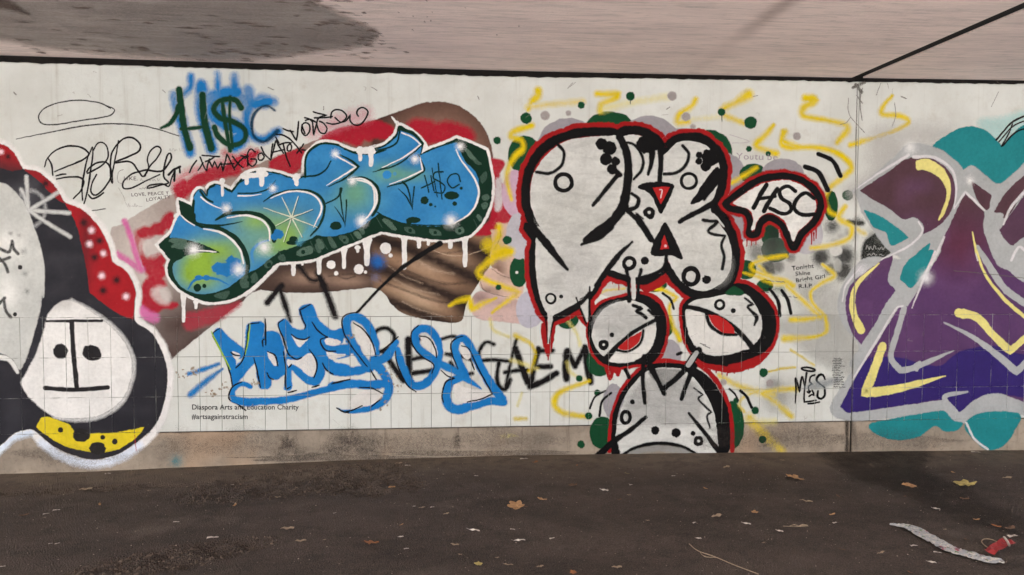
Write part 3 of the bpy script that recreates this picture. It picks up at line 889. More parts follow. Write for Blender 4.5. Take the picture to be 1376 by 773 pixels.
scribble(720, 640, 130, 30, 16, 4, C(130, 124, 122), a=.6); scribble(1050, 195, 130, 50, 12, 5, C(150, 146, 146), a=.5)
mk2 = art('climax_tag', 'narrow black marker names climbing over the red spray')
part('marker_line', mk2, M_MARK)
view('d')
for s in ('25,540 48,490 75,455', '85,525 120,470', '100,430 128,500 150,530! 152,490 168,446', '115,418 175,422 238,428', '205,425 172,450 140,462', '165,458 186,505! 202,460! 226,512! 250,465! 262,532! 290,405! 345,520', '240,482 340,478', '330,425 365,470 405,505', '345,505 385,455 430,420', '390,420 436,430! 440,492', '420,440 445,425',
          '492,395 462,372 438,400 442,470 472,496 500,470 498,445! 462,444', '540,400 516,412 515,446 540,452 556,428 540,402', '534,358 560,410 602,452! 606,400 616,338', '602,450 640,308! 660,350 694,402', '606,398 700,376', '656,345 700,330 748,328', '690,335 706,400 718,440 740,494', '742,334 722,352 720,384 742,384 752,356 740,334',
          '640,268 700,278 760,322 822,400', '788,402 812,370 836,338', '640,290 660,330', '822,378 880,386',
          '690,228 724,242 762,250', '742,240 764,280 786,312! 794,250 800,178', '826,200 824,250 850,278 878,250 876,200 850,186 826,204 846,262', '845,150 876,158 900,180! 908,276! 922,220 930,188! 880,160 850,170', '905,108 960,124 1002,132! 950,148 930,190 950,250 986,262 1002,226 980,190 950,176', '915,152 970,150 1040,142', '1028,150 1036,110 1070,92 1116,104 1142,142 1110,180 1050,196 1000,186', '1060,150 1100,182 1140,170 1168,128! 1166,168 1190,198 1232,200 1276,160 1294,108 1260,78 1222,92 1214,120 1226,138'):
    stroke(s, 12, INK, .75, 1)

# ================= blue bubble-letter piece
bub = art('blue_bubble_lettering', 'blue and lime bubble letters with white outline, drips and dark green shadow')
SIL = 'e:226,468! e:300,402 e:335,325 e:356,300! e:344,212! e:375,224 e:422,246! e:426,210 e:440,170 e:468,146 e:504,180! e:516,140 e:550,118 e:600,132 e:650,156! e:690,102 C:375,520! C:400,482 C:440,456 C:500,450 C:560,460 C:630,480 C:680,470! f:430,284! f:432,200 f:445,140 f:490,90 f:550,58 f:620,62 f:690,92 f:760,116 f:860,122 f:966,90 E:160,330 E:240,308 E:290,268 E:308,225! E:316,222 E:380,262 E:416,300! E:406,346! E:432,330 E:500,304 E:560,278! E:620,300 E:686,330! E:702,400 E:712,480 E:700,570 E:660,650 E:600,700 E:500,716 E:400,706 E:300,692 E:236,678! D:837,328 D:770,356 D:700,382 D:600,392 D:548,402 D:500,450 D:430,512 D:360,552 D:280,566 D:220,556 D:150,522 D:100,474 D:82,425 D:92,382!'
part('white_outline', bub)
stroke(SIL, 8.5, WHITE, 1.4, z='px', closed=True)
fill('E:275,182! E:318,216 E:380,258 E:430,302! E:436,340 E:400,350 E:300,300 E:302,230', WHITE, 1.2)
fill('E:410,330 E:450,322 E:456,360 E:440,366 E:428,396 E:412,350', WHITE, 1.5)
fill('e:338,196! e:385,216 e:432,240 e:400,290 e:350,320 e:334,300', WHITE, 1.2)
fill('e:205,468! e:262,440 e:330,340 e:320,300 e:345,290 e:360,320 e:260,480', WHITE, 2)
part('white_drip', bub)
view('D')
for x, y, y2, w in ((150, 545, 648, 16), (204, 570, 590, 14), (625, 392, 446, 20), (664, 392, 404, 12), (736, 375, 440, 22)): drip(x, y, y2, w, WHITE)
view('F')
for x, y, y2, w in ((90, 195, 282, 24), (165, 180, 195, 18), (215, 145, 262, 34), (420, 110, 284, 28), (500, 130, 170, 22), (552, 130, 156, 20), (672, 130, 170, 26), (752, 118, 272, 27)): drip(x, y, y2, w, WHITE)
fill('D:440,520 D:480,470 D:490,440 D:540,400 D:560,410 D:510,460 D:470,500 D:420,540', WHITE, 2)
part('green_shadow', bub)
fill(SIL, DKG, .9, z='px')
part('letter_face', bub)
def piece_col(x, y):
    n = noise.noise((x*.035, y*.05, 4))
    c = mixc(BLUE, C(66, 146, 200), .5+.5*n)
    g = .95*gauss(x, y, 268, 372, 30, 20)+.85*gauss(x, y, 300, 338, 36, 20)+.8*gauss(x, y, 345, 300, 30, 20)+.75*gauss(x, y, 392, 312, 26, 26)+.75*gauss(x, y, 262, 350, 22, 22)+.6*gauss(x, y, 372, 335, 30, 14)
    c = mixc(c, LIME, g*(1+.25*n))
    c = mixc(c, TEALG, .85*gauss(x, y, 478, 254, 22, 20)+.9*gauss(x, y, 520, 232, 22, 14)+.75*gauss(x, y, 555, 236, 24, 9)+.5*gauss(x, y, 470, 275, 40, 20))
    return c
fill('D:92,288! e:300,405 e:338,318 e:350,296! e:400,345 e:428,352! e:430,300 e:430,215 e:448,170 e:470,154 e:500,192! e:522,145 e:552,126 e:600,140 e:655,170! e:692,112 C:380,520! C:404,490 C:440,464 C:500,457 C:560,467 C:630,488 C:680,480! f:438,276! f:440,200 f:452,145 f:495,98 f:552,68 f:620,72 f:690,102 f:760,126 f:860,132 f:966,102 E:165,338 E:244,316 E:294,278 E:316,240! E:376,270 E:408,302! E:400,352! E:436,338 E:500,312 E:560,296! E:572,330 E:596,380 E:640,425 E:655,485 E:640,560 E:590,622 E:520,650 E:420,655 E:320,640 E:225,600! f:850,562 f:780,612 f:680,650 f:580,665 f:510,655! f:470,680 f:380,706 D:640,322 D:560,348! D:470,420 D:425,440 D:385,472 D:330,508 D:262,528 D:202,528 D:142,500 D:110,452 D:108,400 D:150,368', piece_col, 1, grid=5, z='px')
part('shadow_block', bub)
fill('D:45,318! D:92,290 D:180,302 D:260,330 D:306,354! D:220,352 D:150,368 D:112,380!', DKG, 1)
fill('e:362,224! e:420,248 e:424,320 e:432,336 e:400,310 e:374,262', DKG, 1)
SHB = C(66, 92, 80)
for s in ('e:290,450 e:310,432 e:390,440 e:372,462', 'e:300,480 e:345,455 e:420,462 e:380,490', 'D:280,540 D:310,528 D:348,520 D:330,552', 'D:395,470 D:425,452 D:430,500 D:405,505', 'D:440,462 D:462,440 D:470,470 D:448,485', 'D:498,405 D:520,385 D:534,398 D:512,420', 'D:560,372 D:580,360 D:590,385 D:575,390', 'D:642,348 D:700,325 D:708,352 D:655,368', 'D:720,318 D:735,315 D:745,348 D:730,352',
          'f:505,690 f:535,690 f:560,735 f:530,745', 'f:580,675 f:600,670 f:640,730 f:610,735', 'f:655,668 f:700,665 f:715,700 f:690,712', 'f:750,645 f:775,635 f:805,670 f:780,680', 'f:790,620 f:805,615 f:820,640 f:805,650', 'g:130,600 g:160,600 g:205,650 g:180,650', 'g:245,640 g:285,645 g:300,670 g:262,668', 'g:375,650 g:420,655 g:436,680 g:390,680', 'g:510,650 g:545,640 g:555,665 g:520,675', 'g:590,265 g:612,280 g:645,315 g:615,305', 'g:560,235 g:580,240 g:610,285 g:590,285', 'g:650,480 g:675,470 g:684,490 g:660,500', 'g:645,520 g:672,510 g:676,532 g:655,545', 'g:620,580 g:632,575 g:650,600 g:636,605', 'g:640,380 g:668,350 g:672,380 g:650,410'):
    fill(s, mixc(SHB, C(96, 122, 108), RJ.random()), 1.2, .75, step=3)
for s in ('D:560,345 D:590,395', 'f:470,700 f:500,760', 'f:540,680 f:580,750', 'f:730,650 f:760,700', 'g:605,600 g:625,640', 'g:100,590 g:130,640'):
    stroke(s, 3, SHB, 1, .7, z='D')
for x, y, z in ((668, 350, 'D'), (435, 470, 'D'), (520, 405, 'D'), (275, 656, 'g'), (405, 667, 'g'), (532, 658, 'g'), (690, 690, 'f'), (405, 265, 'e')):
    dot(x, y, 9, DKG, z=z)
part('dark_outline', bub)
for s, w, z in (('225,240 290,245 360,280 408,335 428,395 424,440', [10, 22, 24, 18], 'D'), ('288,212 320,196 352,184 420,180 490,195 535,240 542,300', [6, 16, 18, 20, 20], 'D'), ('200,226 300,236 396,220', [8, 10, 3], 'D'), ('195,190 198,220 232,242', 16, 'D'),
                ('430,215 426,280 432,338 472,362', 17, 'e'), ('470,160 500,200 540,222', 14, 'e'), ('506,186 516,148 550,126', 9, 'e'), ('555,322 600,300 656,264', [4, 22, 6], 'e'), ('600,135 650,160 690,112 720,95', 9, 'e'), ('470,358 540,362 640,350 710,335', [12, 9, 4], 'e'),
                ('165,440 230,396 330,370 420,365 500,385 550,430 560,500 530,590 470,662', [6, 14, 17, 18, 18, 17, 12], 'f'), ('0,385 100,385 190,360 245,300', [8, 10, 10, 3], 'f'), ('436,282 440,150 490,86 560,62 650,72', 13, 'f'), ('436,278 520,266 570,232 602,176', [12, 12, 9], 'f'), ('660,134 740,178 782,212! 700,285 588,342', [8, 16, 18, 12, 6], 'f'), ('690,100 760,125 860,132 960,104', 10, 'f'),
                ('740,284 820,286 890,330 916,400 902,480 872,530', [6, 14, 20, 22, 18], 'f'), ('570,452 640,418 662,384 668,356', [10, 10, 12, 22], 'f'), ('662,380 672,470 692,590', [10, 9, 4], 'f'), ('626,472 660,520 692,578', [4, 8, 8], 'f'), ('704,430 700,520 694,606', [10, 8, 3], 'f'), ('876,248 930,230 985,208', [4, 10, 4], 'f'), ('185,270 220,262', 4, 'f'),
                ('222,132 290,150 340,205', [12, 16, 14], 'g'), ('340,208 280,262 200,318 80,353', [10, 8, 9, 3], 'g'), ('318,262 350,335 345,352! 250,402 156,430', [6, 10, 10, 5], 'g'), ('236,404 262,436 286,542', [12, 9, 4], 'g'), ('214,440 256,482 288,545', [4, 9, 4], 'g'), ('296,430 290,490 286,550', [8, 7, 3], 'g'), ('60,240 130,235 200,205 222,140', 9, 'g'), ('100,560 200,610 330,628 500,628', 6, 'g')):
    stroke(s, w, DKG, 1, z=z)
part('face_tag', bub, M_PAINT, 'small dark green H$C tag on the blue letter face')
view('g')
for s, w in (('350,372 362,415 372,458', 7), ('382,372 390,410 398,448', 7), ('334,436 366,420 402,402', 8), ('446,352 404,356 396,386 430,404 456,428 442,462 402,458', 8), ('420,308 430,400 440,494', 7), ('388,332 404,420 416,482', 5), ('536,402 522,364 486,368 468,402 492,436 530,418', 8)):
    stroke(s, w, DKG, 1)
for x, y, rx, ry in ((350, 500, 21, 21), (382, 522, 10, 9), (490, 475, 38, 22), (506, 517, 12, 12), (540, 437, 8, 8), (405, 532, 5, 5), (292, 602, 38, 16), (270, 612, 16, 14)):
    dot(x, y, rx, DKG, ry)
dot(635, 597, 38, DKG, 28, z='f'); dot(360, 690, 30, DKG, 26, z='f'); dot(352, 706, 40, DKG, 16, z='f')
dot(210, 505, 17, DKG, 17, z='D'); dot(240, 497, 9, DKG, 9, z='D'); dot(625, 300, 18, DKG, 14, z='D')
part('blue_cloud', bub)
view('D')
for x, y, rx, ry in ((330, 425, 52, 30), (365, 395, 36, 26), (300, 418, 26, 22), (560, 272, 22, 22), (545, 285, 18, 14)): dot(x, y, rx, BLUE, ry, 1.6, jit=.1)
stroke('170,510 196,474 240,462 300,470 345,492', [6, 12, 14, 10, 4], BLUE, 1.4)
dot(215, 462, 16, BLUE, 12); dot(250, 462, 16, BLUE, 12)
stroke('452,395 446,350 480,312 520,300', [10, 14, 12, 8], C(70, 140, 196), 1.6)
dot(155, 367, 23, C(52, 138, 204), 22, z='g'); dot(195, 362, 10, C(80, 150, 190), 10, z='g')
stroke('650,310 690,260 720,220', 26, C(84, 158, 190), 5, .6)
part('white_highlight', bub)
for s, w, z in (('236,250 300,262 350,290 394,340 410,400', [5, 9, 10, 9, 7], 'D'), ('340,202 420,192 488,212 518,250 524,300', [5, 9, 9, 6], 'D'), ('180,345 240,345 290,350', 6, 'D'), ('472,192 520,230 592,262', [9, 8, 4], 'e'), ('356,298 400,335 436,358', 7, 'e'),
                ('212,418 300,382 400,372 478,392 526,432 542,486 516,552 490,605', [5, 11, 12, 12, 11, 5], 'f'), ('0,402 70,402 150,392', [9, 8, 4], 'f'), ('630,140 700,178 766,216! 660,282 575,334', [11, 9, 12, 9, 4], 'f'), ('712,296 800,292 860,322 884,382 884,462 846,532', [8, 10, 12, 12, 6], 'f'),
                ('232,148 290,176 330,210! 250,270 130,330', [8, 8, 9, 7, 4], 'g'), ('326,278 340,345! 250,386 168,418', [6, 9, 7, 4], 'g'), ('514,236 540,292 600,372 630,442 620,512 580,572 500,622', [5, 9, 10, 11, 10, 6], 'g'), ('0,395 60,410 96,450 100,510 60,580 20,610', [9, 11, 11, 7], 'g')):
    stroke(s, w, WHITE, 1, z=z)
view('f')
for x, y in ((285, 410), (390, 405), (484, 490), (512, 606), (415, 670), (295, 700), (245, 596), (168, 480)):
    stroke('%g,%g %g,%g' % (352, 548, x+5, y+4), 4, DKG, .9, .8); stroke('%g,%g %g,%g' % (347, 542, x, y), [8, 6, 4], C(216, 222, 200), .9)
part('white_run', bub)
view('C')
for x, y, y2, w in ((318, 500, 556, 13), (425, 468, 504, 16), (486, 462, 508, 18), (636, 488, 506, 14)): drip(x, y, y2, w, WHITE)
view('f')
for x, y, y2, w in ((792, 112, 168, 26), (826, 112, 126, 16), (862, 118, 202, 30), (380, 285, 328, 26), (55, 270, 322, 26), (152, 265, 330, 34)): drip(x, y, y2, w, WHITE)
fill('f:775,95 f:880,100 f:885,128 f:770,122', WHITE, 1)
fill('f:20,262 f:110,255 f:190,250 f:185,275 f:110,282 f:25,290', WHITE, 1)
part('glint', bub)
for x, y, r, z in ((225, 355, 44, 'f'), (630, 130, 46, 'f'), (740, 310, 46, 'f'), (800, 570, 62, 'f'), (195, 340, 50, 'D'), (500, 330, 50, 'D'), (390, 425, 48, 'D'), (335, 612, 34, 'C'), (300, 285, 40, 'g'), (535, 220, 40, 'g'), (487, 607, 58, 'g'), (25, 605, 50, 'g'), (110, 460, 30, 'E')):
    glow(x, y, r, C(240, 240, 240), 1, z=z, core=.28)
part('white_dot', bub)
view('F')
for x, y, r in ((318, 178, 31), (345, 217, 11), (20, 268, 24), (48, 315, 12), (172, 293, 27), (208, 308, 9)): dot(x, y, r, C(232, 230, 228))
part('blue_mist', bub)
glow(275, 250, 70, C(34, 104, 182), .9, core=.4); glow(262, 340, 44, C(110, 120, 160), .5)
part('black_slash', bub)
stroke('162,530 290,392 400,292 510,215 615,152', [15, 15, 20, 26, 30], BLACK, 1.6, z='F')

# ================= big blue hollow tag on the tiles
yos = art('blue_tag', 'wide bright blue YOSER handstyle tag with black edge lines over the tiles')
part('blue_stroke', yos)
TB = lambda x, y: mixc(TAGB, C(38, 128, 196), .4+.6*noise.noise((x*.05, y*.05, 7)))
view('i')
fill('205,222! 248,190 300,240 350,280 398,312! 400,350 370,372 345,365 350,420! 400,360 418,180 430,160 510,150 520,200 516,250 540,215 580,208 615,230 640,300 652,380 668,300 640,230 608,165 640,132 668,150 700,190 750,200 775,180 738,75 800,42 830,70 850,130 900,180 950,205 1010,190 1000,270 960,300 1046,290 1046,350 980,370 930,372 960,400 1046,420 1046,470 950,470 900,440 880,400 890,470 850,530 790,525 730,480 690,440 685,500 690,555 650,560 655,500 645,470 600,500 565,490 560,540 530,556 498,550 480,470 470,400 430,430 390,480 335,545! 320,470 290,390 250,300', TB, 2)
for s, w in (('440,545 400,528 360,535 330,575 350,622 480,634 660,624 850,575 1046,528', [26, 38, 44, 40, 40]),):
    stroke(s, w, TB, 2)
stroke('60,466 150,440 245,406', [20, 26, 18], C(34, 122, 190), 4, .95); stroke('72,595 150,525 268,436', [34, 32, 14], C(34, 122, 190), 5, .9)
view('j')
for s, w in (('-10,230 40,200 70,160', [40, 45, 30]), ('-30,292 60,288 140,282', 58), ('-20,420 80,432 160,424 235,395', 56), ('225,410 150,315 85,190 82,100 130,78 200,115 255,220 262,300 250,370', 56), ('250,370 300,420 345,500 345,570 290,640 170,684 60,690 22,672', [56, 60, 58, 54, 46, 30, 10]), ('-20,530 110,512 230,520 320,510', 56), ('262,372 340,330 400,240', [60, 60, 34]),
             ('405,290 440,400 500,515 580,515 640,450 676,350 664,230 610,160 545,160 520,210 550,290 640,350 720,400 815,440', [44, 50, 54, 54, 50, 50, 52, 54, 54, 50, 46, 46]), ('850,470 812,390 780,290 800,226 846,222 884,280 950,410 1030,540 1090,610', [60, 60, 50, 50, 52, 54, 58, 62, 50]), ('1095,630 1000,625 880,655 800,680 740,650 724,580 756,500 850,462', [50, 56, 60, 62, 60, 56, 56, 40]), ('840,470 900,510 950,545', [50, 30, 8])):
    stroke(s, w, TB, 2.2)
part('white_gap', yos)
WG = C(222, 220, 216)
view('i')
for s in ('330,330 372,352 360,372 342,366', '545,335 580,350 605,400 590,415 560,380', '692,225 720,280 740,300 770,270 790,255 750,255 715,245', '668,380 700,385 740,380 800,340 830,370 840,430 820,480 790,470 740,430 700,405 672,420', '900,255 930,250 990,270 960,290 905,285', '905,330 960,345 1020,350 960,372 925,372'):
    fill(s, WG, 1.4, .95)
view('j')
for s in ('128,125 190,160 240,240 262,300 240,330 190,290 150,220', '560,200 610,210 650,260 660,330 620,300 575,250', '815,275 850,280 880,320 870,350 840,340', '120,600 190,560 280,560 308,580 280,625 200,655 100,655', '780,520 850,540 940,560 1010,580 930,620 850,630 790,610'):
    fill(s, WG, 1.6, .93)
part('black_edge_line', yos)
view('i')
for s in ('252,188 210,225 250,310 292,392 318,480 330,548', '492,154 428,162! 420,260 405,345 380,400 350,430', '530,130 532,200 532,290', '318,334 345,352 372,356', '640,132 608,166 640,250 660,320 680,355 720,378 752,366', '806,42 740,76! 760,140 776,170 770,190', '690,224 720,248 770,256 800,240', '816,150 840,190 880,225 912,242', '912,242 870,256 875,290 905,325 960,328', '460,370 478,440 500,548', '545,330 590,355 606,418', '516,300 512,262 524,255', '640,330 655,440 650,520 660,560! 685,545', '800,320 835,370 846,430 826,490', '880,400 900,440 942,468', '672,430 690,408', '540,460 556,490 580,500', '385,516 330,545 306,600 316,628 360,650 410,690', '668,582 720,568', '815,548 858,536', '936,528 1046,500', '972,676 1000,695 1040,706'):
    stroke(s, [7, 11, 8], BLACK, .8)
view('j')
for s in ('150,50 95,55 50,85 55,170 110,270 210,400', '120,115 190,165 245,250 266,335', '298,300 350,262 412,205', '392,300 410,400 470,520 528,564', '542,132 500,175 500,250 560,330 640,385 630,445', '550,200 610,215 650,280 660,340', '690,425 730,460 778,476! 720,500 695,590 705,630', '800,415 765,330 755,250 790,215 830,204', '822,265 870,285 930,410 1022,578! 950,610 860,630', '10,668 60,695 120,680 178,655', '160,535 240,540 312,576', '230,665 300,610', '230,420 270,485', '880,350 905,420', '-10,505 90,486'):
    stroke(s, [7, 11, 8], BLACK, .8)
part('lime_edge_line', yos)
view('i')
stroke('200,208 250,310 282,370 318,440', [5, 11, 10, 6], C(150, 190, 50), 1); stroke('436,166 426,260 408,350', [6, 9, 4], C(150, 190, 50), 1)
chy = art('charity_lettering', 'small black Diaspora Arts and Education Charity and hashtag lettering')
part('printed_line', chy, M_MARK)
text('Diaspora Arts and Education Charity', 80, 684, 31, C(36, 34, 38), 0.0, .012, sx=.985); text('#artsagainstracism', 80, 742, 31, C(36, 34, 38), 0.0, .010, sx=1.04)
part('overpaint', chy)
view('i')
stroke('330,628 400,650 460,652 520,640', [20, 24, 22, 14], TB, 2)

# ================= grey and green bubbles behind the silver letters
cir = art('grey_green_bubbles', 'flat grey and dark green round blobs behind the silver character')
part('bubble', cir)
for x, y, rx, ry, c, z in ((365, 345, 150, 138, SGREY, 'I'), (560, 275, 125, 100, GREEN, 'I'), (160, 382, 82, 92, GREEN, 'I'), (110, 560, 60, 110, C(196, 166, 186), 'I'), (150, 325, 148, 130, SGREY, 'J'), (300, 330, 80, 76, SGREY, 'J'), (430, 370, 112, 108, GREEN, 'J'), (505, 470, 95, 100, SGREY, 'J'),
                           (640, 470, 66, 48, GREEN, 'J'), (780, 470, 100, 72, SGREY, 'J'), (60, 300, 44, 74, GREEN, 'K'), (60, 130, 60, 110, C(186, 184, 192), 'K'), (112, 478, 66, 88, C(184, 182, 194), 'K'), (290, 515, 55, 55, GREEN, 'K'), (750, 560, 40, 50, GREEN, 'K'), (520, 360, 110, 60, C(190, 188, 182), 'K'), (700, 360, 60, 36, GREEN, 'K'), (768, 690, 60, 70, SGREY, 'K'),
                           (175, 180, 66, 76, GREEN, 'M'), (190, 548, 66, 86, GREEN, 'M'), (250, 385, 56, 92, SGREY, 'M'), (862, 510, 66, 126, GREEN, 'M'), (505, 570, 30, 66, GREEN, 'N'), (240, 690, 40, 60, GREEN, 'N'), (110, 640, 50, 90, SGREY, 'N'), (400, 690, 70, 90, C(186, 184, 190), 'N'), (500, 255, 50, 46, GREEN, 'L'), (640, 160, 70, 60, C(70, 90, 76), 'L'), (590, 330, 40, 30, GREEN, 'L')):
    dot(x, y, rx, c, ry, 1.4, z=z, jit=.015, n=34)
# dark fog and yellow squiggles, then the clean dots
fog = art('grey_spray_fog', 'hazy black and grey spray fog beside the movement joint')
part('fog', fog)
for x, y, r, c, a, z in ((620, 140, 90, C(60, 62, 58), .8, 'L'), (540, 150, 60, C(90, 92, 90), .6, 'L'), (510, 660, 62, BLACK, .8, 'N'), (530, 740, 60, BLACK, .6, 'N'), (620, 640, 44, BLACK, .7, 'N'), (700, 720, 78, BLACK, .9, 'N'), (255, 690, 70, C(40, 40, 40), .7, 'N'), (545, 700, 34, C(160, 160, 158), .6, 'N'), (543, 752, 32, C(220, 220, 216), .9, 'N'), (590, 690, 60, C(110, 110, 106), .6, 'N'),
                         (120, 560, 110, C(160, 158, 152), .6, 'O'), (300, 180, 120, C(150, 150, 148), .55, 'O'), (330, 290, 110, C(150, 152, 152), .6, 'O'), (250, 190, 70, C(150, 148, 140), .6, 'O'), (110, 520, 60, C(150, 150, 148), .7, 'O'), (130, 150, 60, GREEN, .5, 'O'), (50, 60, 50, GREEN, .6, 'O')):
    glow(x, y, r, c, a, z=z, core=.35)
ZV['w'] = (980, 330, 6.255); ZV['v'] = (1140, 280, 11.04)
for x, y, r, c, a, z in ((330, 190, 90, C(52, 54, 50), .85, 'w'), (420, 180, 60, C(50, 52, 48), .8, 'w'), (240, 60, 80, C(96, 98, 94), .7, 'w'), (770, 100, 80, C(34, 34, 32), .9, 'w'), (955, 210, 95, C(40, 40, 38), .9, 'w'), (970, 90, 90, C(34, 34, 32), .9, 'w'), (850, 200, 60, C(70, 70, 66), .8, 'w'), (520, 110, 50, C(44, 44, 42), .8, 'w'), (560, 200, 130, C(190, 188, 184), .5, 'w'), (700, 420, 150, C(150, 150, 146), .5, 'w'), (820, 480, 160, C(140, 140, 136), .5, 'w')):
    glow(x, y, r*1.7, c, a, z=z, core=.6)
dot(900, 45, 48, C(206, 206, 202), 40, 3, z='w'); dot(912, 170, 34, C(170, 170, 166), 55, 4, .8, z='w')
fill('v:430,320 v:540,330 v:600,420 v:620,640 v:480,740 v:230,800 v:215,640 v:260,480 v:380,400', C(34, 36, 34), 4, .95)
glow(450, 460, 120, C(110, 112, 108), .6, z='v')
stroke('v:-20,200 v:90,215 v:205,220', [60, 90, 80], C(36, 36, 32), 4, .9, z='v')
view('O')
fill('300,200 340,180 400,330 420,400 400,470 330,440 250,390 180,330 130,300 220,260', C(176, 176, 172), 14, .6)
stroke('250,520 300,510 345,500', 26, C(150, 152, 156), 6, .6)
sq = art('yellow_squiggles', 'loose yellow spray squiggles around the silver character')
part('yellow_stroke', sq)
for z, s, w, so, a in (('I', '222,78 222,98 192,130 174,168', [36, 34, 26, 18], 5, .95), ('I', '170,155 300,140 432,130', [20, 24, 28], 9, .55), ('I', '500,92 560,94 600,92! 585,112 524,142 516,172', [24, 30, 32, 30], 5, .95), ('I', '525,166 680,130 845,104', [32, 26, 30], 8, .5), ('I', '192,242 112,268 92,294 142,312 150,350 112,388 82,440 74,500 96,592', [26, 30, 26, 24, 28, 24, 22, 20, 14], 4, .9),
                       ('J', '368,118 350,150 292,188 284,228 334,222', [22, 24, 28, 24], 5, .9), ('J', '340,214 420,206 500,200', 20, 9, .35), ('J', '616,96 560,132 490,170 520,200 602,232', [44, 30, 24, 24, 20], 7, .85), ('J', '736,240 694,290 652,332 682,352 746,374', [16, 26, 28, 24, 30], 5, .9), ('J', '790,270 780,312 850,342', 24, 5, .9), ('J', '540,512 600,476 655,440', 20, 5, .9),
                       ('N', '395,104 434,112 386,146 386,180 470,196 560,216 576,240 530,296', [34, 36, 26, 22, 18, 22, 28, 18], 5, .9), ('N', '296,246 290,298 318,316 450,318 545,348 592,402 560,444 500,490 478,542 496,592 530,612', [18, 22, 22, 22, 22, 26, 24, 22, 20, 16], 4, .92), ('N', '770,92 732,136 726,172 800,180 842,204 800,236 720,266 590,306', [12, 22, 24, 20, 26, 24, 22], 4, .92), ('N', '566,572 538,622 592,660 580,712 500,740 420,752', [18, 24, 20, 18, 16], 4, .85), ('N', '600,660 650,690', 18, 6, .6),
                       ('L', '690,186 600,202 530,228 536,260 690,310 720,330', [14, 20, 16, 20, 26], 4, .85), ('L', '484,268 560,290 640,320 700,312', [10, 20, 20], 5, .8), ('L', '690,330 800,430 850,480', [18, 20, 20], 6, .8), ('h', '300,55 355,105 300,140 246,182 252,232 306,294! 250,310 150,316', [14, 22, 16, 14, 14, 22, 22], 4, .85), ('h', '312,300 320,362 290,388 230,400 120,405', [16, 18, 16, 24, 30], 5, .8), ('h', '150,458 200,490 258,530', 10, 5, .6), ('h', '40,562 110,546 170,540', 9, 4, .7), ('h', '180,640 90,646 12,662! 70,700 150,770', [22, 20, 22, 26], 6, .75), ('h', '0,20 70,26 130,16', 16, 5, .7), ('h', '0,60 60,120 140,140', 16, 6, .7),
                       ('F', '666,492 720,464 775,452! 790,512! 860,476 922,450', [16, 28, 34, 26, 12], 4, .9), ('F', '1000,196 950,200 870,262 822,312 880,356 1046,418! 900,530', [44, 40, 26, 24, 28, 22, 14], 5, .9), ('F', '940,60 930,120 890,165', 30, 6, .85), ('H', '682,100 700,150 770,182', [14, 14, 12], 5, .5), ('H', '800,176 870,214 890,270 866,340', [20, 14, 16], 4, .7), ('H', '780,290 850,310 900,330', 16, 5, .5), ('H', '1140,386 1010,436 980,488 1020,532 1140,552', [14, 20, 26, 22, 22], 4, .85), ('H', '1036,100 1080,160 1100,220', 16, 7, .5), ('H', '1040,300 1060,350 1120,380', 16, 7, .5), ('H', '800,560 850,560', 16, 6, .6), ('H', '830,440 810,500', 12, 6, .4), ('H', '740,640 800,640', 22, 12, .35),
                       ('K', '700,378 750,390 806,420! 770,470 790,560 820,620', [24, 18, 16, 18, 22], 3, .9), ('K', '420,420 470,390 560,378', 10, 5, .6), ('M', '800,250 870,292 980,330 1080,350', [24, 26, 30, 30], 8, .6), ('M', '980,490 1080,490', 30, 10, .5), ('M', '1000,330 930,360 900,400 930,440', 14, 6, .6), ('M', '0,440 60,450 110,465', 14, 6, .6), ('O', '20,640 70,700 140,760', [30, 36, 26], 8, .6), ('E', '700,740 760,770', 60, 8, .7)):
    stroke(s, [q*1.05 for q in w] if isinstance(w, list) else w*1.05, YEL if a > .5 else C(226, 214, 120), so+1.2, min(1, a*1.12), z=z, fade=[1, .85, 1, .75, .95])
dots = art('green_spots', 'scattered small dark green and grey paint spots on the white wall')
part('green_spot', dots)
for x, y, r, z in ((165, 207, 27, 'I'), (28, 312, 18, 'I'), (425, 146, 17, 'I'), (657, 103, 21, 'I'), (490, 178, 18, 'J'), (627, 228, 30, 'J'), (620, 352, 14, 'J'), (710, 375, 12, 'J'), (120, 460, 19, 'M'), (70, 265, 17, 'M'), (165, 340, 17, 'M'), (80, 608, 20, 'M'), (1028, 235, 23, 'M'), (985, 432, 20, 'M'), (1022, 582, 20, 'M'), (885, 380, 15, 'M'), (10, 150, 18, 'K'), (982, 133, 24, 'F'), (935, 392, 16, 'F'), (1097, 375, 14, 'H'), (577, 523, 24, 'N')):
    dot(x, y, r, GREEN, None, 1.4, z=z)
drip(657, 120, 140, 4, GREEN, z='I'); drip(492, 190, 222, 4, GREEN, z='J')
part('grey_spot', dots)
for x, y, r, z in ((255, 195, 22, 'I'), (365, 183, 13, 'I'), (257, 103, 22, 'J'), (323, 200, 21, 'J'), (355, 248, 13, 'J'), (357, 268, 17, 'N'), (820, 285, 16, 'M'), (1060, 290, 20, 'M')):
    dot(x, y, r, C(158, 150, 148), None, 2, .9, z=z)
dot(1035, 310, 8, C(210, 210, 205), z='F')

